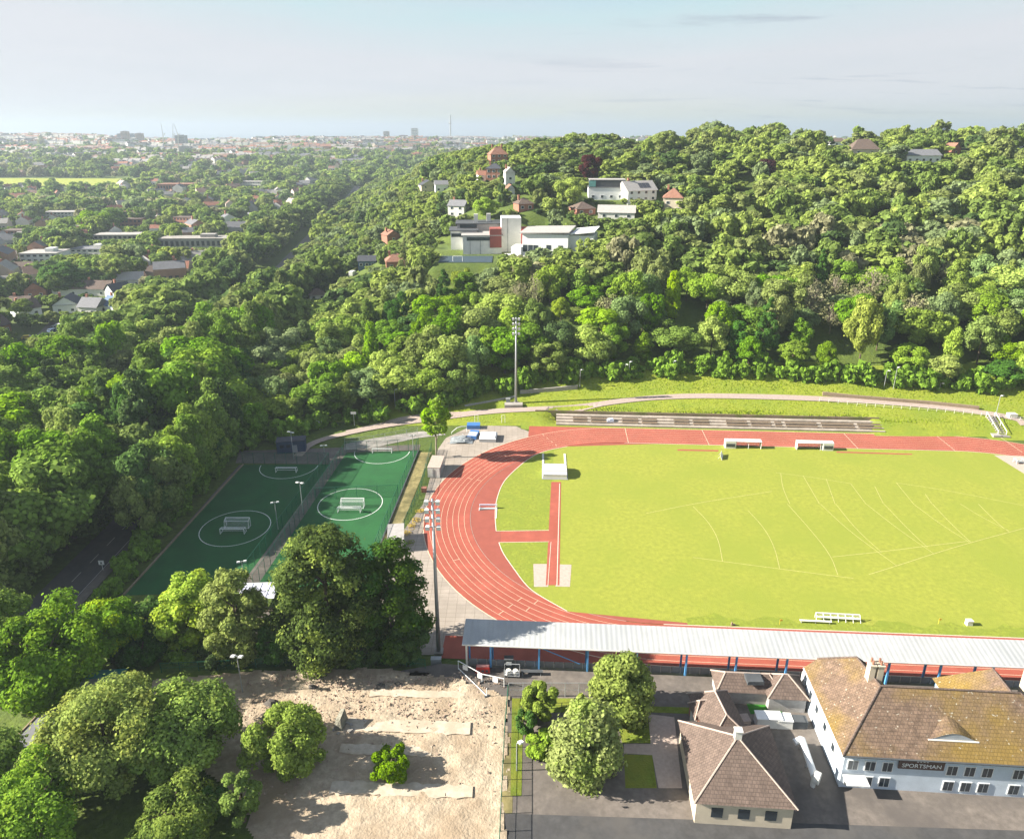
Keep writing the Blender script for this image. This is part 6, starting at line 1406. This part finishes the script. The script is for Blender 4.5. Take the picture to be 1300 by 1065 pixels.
# the largest seen stay individuals, the rest becomes one woodland mass
items.sort(key=lambda q: q[0] + (400 if not -60 < q[8] < 1360 else 0))
ind, rest = items[:345], items[345:]
DESC = dict(mid='mid green', bright='fresh green', olive='olive green', lime='pale lime green', grey='grey green', dark='dark green', brown='brownish green', yellow='yellow')
FORM = dict(r='rounded', c='tall narrow', k='cone shaped', s='thin twiggy')
WHERE = dict(hill='in the wood on the slope behind the track', belt='in the tall belt left of the small pitches', rail='in the belt along the left side of the railway', flank='on the far flank above the railway')
for dp, x, y, sR, sH, vi, kind, zone, px in ind:
    wood_tree(x, y, sR, sH, vi, kind, rng.uniform(0, 6.28), '%s %s tree %s' % (FORM[vi[0]], DESC[kind], WHERE[zone]), '%s %s trees %s' % (FORM[vi[0]], DESC[kind], WHERE[zone]), 'conifer' if vi[0] == 'k' else 'broadleaf_tree')
def place(V, x, y, z, sR, sH, rz):
    c, s = math.cos(rz), math.sin(rz); o = np.empty_like(V); o[..., 0] = (V[..., 0] * c - V[..., 1] * s) * sR + x; o[..., 1] = (V[..., 0] * s + V[..., 1] * c) * sR + y; o[..., 2] = V[..., 2] * sH + z; return o
KI = ['mid', 'bright', 'olive', 'lime', 'dark', 'grey', 'brown', 'yellow']
LOW = [crown(300 + i, 5.6, 2.2, 12.8, 18, 1100, 1.25, 'round', .10) for i in range(4)]; TINY = [crown(330 + i, 5.8, .5, 11.5, 11, 230, 2.6, 'round', .06, (.32, .48)) for i in range(4)]
acc, mi_ = [], []
for dp, x, y, sR, sH, vi, kind, zone, px in rest:
    V_ = LOW[int(rng.integers(4))]; acc.append(place(V_, x, y, H(x, y) - .2, sR, sH, rng.uniform(0, 6))); mi_.append(np.full(len(V_), KI.index(kind)))
nb = 0
while nb < 300:
    y = rng.uniform(262, 420); x = rng.uniform(-60, 90); px, py, dp = proj(x, y, H(x, y))
    if not (530 < px < 870): 
        continue
    s = rng.uniform(.14, .42); nb += 1
    if not ok(x, y, 3.0 * s): continue
    mh = max_height(x, y, 5 * s) / 12.0
    if mh < .1: continue
    s = min(s, max(.12, mh)); V_ = LOW[int(rng.integers(4))]; acc.append(place(V_, x, y, H(x, y) - .2, s, s, rng.uniform(0, 6))); mi_.append(np.full(len(V_), int(rng.integers(6))))
o = link('hill_woodland', quads_mesh('hill_woodland', np.concatenate(acc), [LM[k] for k in KI], np.concatenate(mi_))); tag(o, 'mass of mixed trees on the upper slope, the ridge and the far railway sides', 'woodland', kind='stuff')
acc, mi_ = [], []
cnt = 0
while cnt < 4200:
    Y = 340 * (4000 / 340) ** rng.random(); r_ = rng.uniform(-.85, .10) if Y < 2000 else rng.uniform(-.85, .6); X = r_ * Y
    if Y < 1000 and X > XR(Y) - 38: continue
    if Y > 1000 and r_ > .05 and Y < 1900: continue
    dens = 1.0 if Y < 1150 else (.6 if Y < 1700 else .22)
    if rng.random() > dens: continue
    if FIELD[0] - 10 < X < FIELD[1] + 10 and FIELD[2] - 150 < Y < FIELD[3] + 5: 
        if rng.random() < (1.0 if Y > FIELD[2] else .75): continue
    if Y < 1400 and not ok(X, Y, 3.0): continue
    big = 1.0 if Y < 1000 else 1.15
    s = rng.uniform(.45, 1.35) * big
    if Y < 1500:
        mh = max_height(X, Y, 4 * s) / 12.0
        if mh < .15: continue
        s = min(s, max(.18, mh))
    V_ = LOW[int(rng.integers(4))] if Y < 700 else TINY[int(rng.integers(4))]
    kind = KI[rng.choice(8, p=[.36, .16, .12, .06, .18, .06, .05, .01])]
    acc.append(place(V_, X, Y, H(X, Y) - .3, s * rng.uniform(.9, 1.25), s * (.95 if Y < 1600 else .75), rng.uniform(0, 6))); mi_.append(np.full(len(V_), KI.index(kind))); cnt += 1
o = link('valley_woodland', quads_mesh('valley_woodland', np.concatenate(acc), [LM[k] for k in KI], np.concatenate(mi_))); tag(o, 'trees scattered through the valley town and the far ridges', 'woodland', kind='stuff')
# undergrowth at the wood edge, plus clumps added to darken the pitch strip
g = np.random.default_rng(77); n = 2600; bx_ = g.uniform(-75, 165, n); by_ = np.interp(bx_, ex, ey) + g.uniform(-.3, 5.5, n); keep = np.ones(n, bool)
acc = []
for x, y in zip(bx_[:330], by_[:330]):
    V_ = TINY[int(g.integers(4))]; s = g.uniform(.10, .40); k = V_[g.random(len(V_)) < .8].copy()
    acc.append(place(k, x, y, H(x, y) - .3, s, s * g.uniform(.9, 1.5), g.uniform(0, 6)))
for k in range(90):  # low clumps added so the strip beside the pitch reads as shaded
    V_ = TINY[k % 4]; s = g.uniform(.14, .30); x, y = g.uniform(-74, -70.3), g.uniform(104, 166); acc.append(place(V_, x, y, -.3, s, s * g.uniform(.8, 1.4), g.uniform(0, 6)))
o = link('undergrowth', quads_mesh('undergrowth', np.concatenate(acc), LM['mid'])); tag(o, 'leafy undergrowth along the foot of the wood, with clumps added to darken the left pitch edge', 'undergrowth', kind='stuff')
# ---- near trees, each built for its spot
def near(px, ytop, Y, Rm, kind, lab, shape='round', lobes=34, leaves=14000, size=.36, z0=None, base=1.2, name='broadleaf_tree', seed=0, mix=None, cat='tree', lr=(.22, .36), trunkr=.32, bark='bark', h0f=.18):
    q = atY(px, ytop, Y); x = q.x; zb = H(x, Y) if z0 is None else z0; h_ = q.z - zb
    t = empty(name, (x, Y, zb), 0, lab, cat)
    V_ = crown(500 + seed, Rm, h_ * h0f, h_ * 1.0, lobes, leaves, size, shape, .13, lr)
    c_ = V_.mean(1); V_[..., 2] *= h_ / np.percentile(c_[:, 2], 99.6); V_[..., :2] *= Rm / np.percentile(np.hypot(c_[:, 0], c_[:, 1]), 98)
    if mix:
        g_ = np.random.default_rng(seed); c_ = V_.mean(1); from_ = (np.sin(c_[:, 0] * 1.1 + seed) + np.sin(c_[:, 1] * 1.3) + np.sin(c_[:, 2] * 1.2 + 2) + g_.normal(0, .7, len(c_))) > 1.0
        me = quads_mesh('crown', V_, [LM[kind], LM[mix]], from_.astype(int))
    else: me = quads_mesh('crown', V_, LM[kind])
    link('crown', me, t); link('trunk', trunk_mesh('trunk', h_ * .85, trunkr, M[bark], seed, 5, Rm * .5), t)
    FEAT.append((x, Y, Rm)); return t
near(38, 772, 77, 7.6, 'mid', 'large dark leafed tree at the left edge above the flat roofed range', seed=1, mix='bright', leaves=16000)
near(-40, 760, 80, 8, 'mid', 'large tree just beyond the left edge of the view', seed=2)
near(130, 766, 88, 5.6, 'mid', 'bushy tree behind the teal tarpaulin shed', seed=3, mix='yellow')
near(90, 800, 84, 4.0, 'mid', 'dark low tree beside the teal tarpaulin shed', seed=24)
near(183, 762, 92, 3.8, 'dark', 'small olive tipped tree left of the bright poplar pair', seed=4, mix='olive')
near(178, 812, 87, 4.4, 'dark', 'dark leafy bush at the top left corner of the site', seed=5)
near(236, 730, 91.5, 5.5, 'lime', 'left bright yellow green poplar of the close pair', 'column', 44, 17000, seed=6, mix='yellow', lr=(.22, .36), size=.32, h0f=.06)
near(288, 726, 87, 4.9, 'lime', 'right bright yellow green poplar of the close pair', 'column', 40, 15000, seed=7, mix='bright', lr=(.22, .36), size=.32, h0f=.06)
near(404, 675, 88.5, 8.3, 'conifer', 'huge dark evergreen with gold tips, left of the two by the site fence', 'column', 70, 30000, .30, seed=8, mix='lime', lr=(.20, .34), name='evergreen_tree', trunkr=.5, h0f=.04)
near(490, 689, 89.5, 6.4, 'conifer', 'dark evergreen right of the huge one beside the paving', 'column', 54, 20000, .30, seed=9, mix='dark', lr=(.22, .36), name='evergreen_tree', trunkr=.4, h0f=.04)
near(345, 800, 86, 3.0, 'dark', 'dark shrub at the left foot of the huge evergreen', seed=10, leaves=6000, lobes=16, cat='shrub', name='shrub', h0f=.02)
near(516, 800, 86.3, 3.0, 'dark', 'dark shrub at the right foot of the evergreens beside the mast', seed=11, leaves=6000, lobes=16, cat='shrub', name='shrub', h0f=.02)
near(455, 812, 86.5, 3.4, 'dark', 'low dark shrub in the gap below the two evergreens', seed=12, leaves=6000, lobes=16, cat='shrub', name='shrub', h0f=.02)
near(275, 812, 87, 3.4, 'dark', 'dark shrub below the bright poplar pair', seed=13, leaves=6000, lobes=16, cat='shrub', name='shrub', h0f=.02)
near(228, 815, 88, 3.2, 'mid', 'green shrub at the left foot of the poplar pair', seed=25, leaves=6000, lobes=16, cat='shrub', name='shrub', h0f=.02)
near(116, 876, 66, 7.9, 'bright', 'very large yellow green tree filling the lower left corner', seed=14, mix='yellow', leaves=24000, lobes=46, size=.33)
near(218, 889, 67.5, 7.0, 'mid', 'wide green tree right of the very large lower left one', seed=15, mix='bright', leaves=20000, lobes=40, size=.33)
near(361, 903, 67.5, 5.2, 'bright', 'round bright green tree standing alone on the cleared site', seed=36, mix='lime', leaves=16000, size=.30, lobes=44, lr=(.20, .32), h0f=.04)
near(494, 958, 66, 2.6, 'bright', 'small green bush at the bottom of the cleared site', seed=17, leaves=7000, lobes=28, size=.22, lr=(.2, .3), cat='shrub', name='shrub', h0f=.02)
near(683, 868, 75, 2.6, 'lime', 'bright leafy shrub nearest the lane in the garden', seed=18, leaves=7000, lobes=20, size=.36, cat='shrub', name='shrub', h0f=.05)
near(668, 905, 72, 1.7, 'dark', 'dark shrub between the two bright garden shrubs', seed=19, leaves=4000, lobes=12, size=.3, cat='shrub', name='shrub', h0f=.02)
near(687, 936, 69.5, 2.2, 'bright', 'green shrub beside the pale lamp column', seed=20, leaves=6000, lobes=16, size=.34, cat='shrub', name='shrub', h0f=.02)
near(745, 901, 66.5, 4.6, 'olive', 'dense grey green willow in the pub garden', 'column', 40, 18000, .30, seed=21, mix='bright', lr=(.32, .48), h0f=.02)
near(793, 834, 75.5, 4.1, 'lime', 'bright yellow green tree between lane and garden lawn', 'column', 34, 15000, .32, seed=22, mix='bright', lr=(.32, .48), h0f=.04)
near(738, 886, 75.5, 1.5, 'yellow', 'low golden brown shrub beside the garden lawn', seed=23, leaves=2500, lobes=10, size=.26, cat='shrub', name='shrub', mix='brown', h0f=.02)
near(551, 507, 162, 4.0, 'bright', 'young leafy tree with a pale trunk at the corner of the right pitch', seed=26, mix='olive', leaves=5000, lobes=26, size=.5, bark='palebark', trunkr=.25, h0f=.32)
near(30, 985, 57, 6.0, 'mid', 'green tree at the bottom left corner in front of the flat roofed range', seed=40, mix='bright', leaves=12000, size=.30)
near(215, 1010, 57.5, 5.0, 'bright', 'bushy tree below the wide green tree at the lower left', seed=41, mix='mid', leaves=11000, size=.28, h0f=.05)
near(300, 985, 60, 2.6, 'mid', 'leafy shrub at the bottom edge of the cleared site', seed=43, leaves=6000, lobes=26, size=.26, cat='shrub', name='shrub', lr=(.2, .3), h0f=.02)
near(268, 1000, 60.5, 2.2, 'dark', 'dark shrub at the lower left edge of the cleared site', seed=44, leaves=5000, lobes=24, size=.26, cat='shrub', name='shrub', lr=(.2, .3), h0f=.02)
near(-60, 930, 62, 6.0, 'mid', 'tree just outside the lower left corner', seed=42, leaves=9000)
# ------------------------------------------------------------------ haze
hb = MB(); hb.box(0, 30000, 55, 170000, 130000, 236); hz = hb.build('haze', [])
hm = bpy.data.materials.new('haze'); hm.use_nodes = True; nt = hm.node_tree; nt.nodes.remove(nt.nodes['Principled BSDF'])
pv = nt.nodes.new('ShaderNodeVolumePrincipled'); pv.inputs['Color'].default_value = (.43, .49, .58, 1); pv.inputs['Density'].default_value = .00021; pv.inputs['Anisotropy'].default_value = .2
nt.links.new(pv.outputs[0], nt.nodes['Material Output'].inputs['Volume']); hz.data.materials.append(hm); tag(hz, kind='stuff', label='thin pale summer haze over the town and the sea', cat='haze')
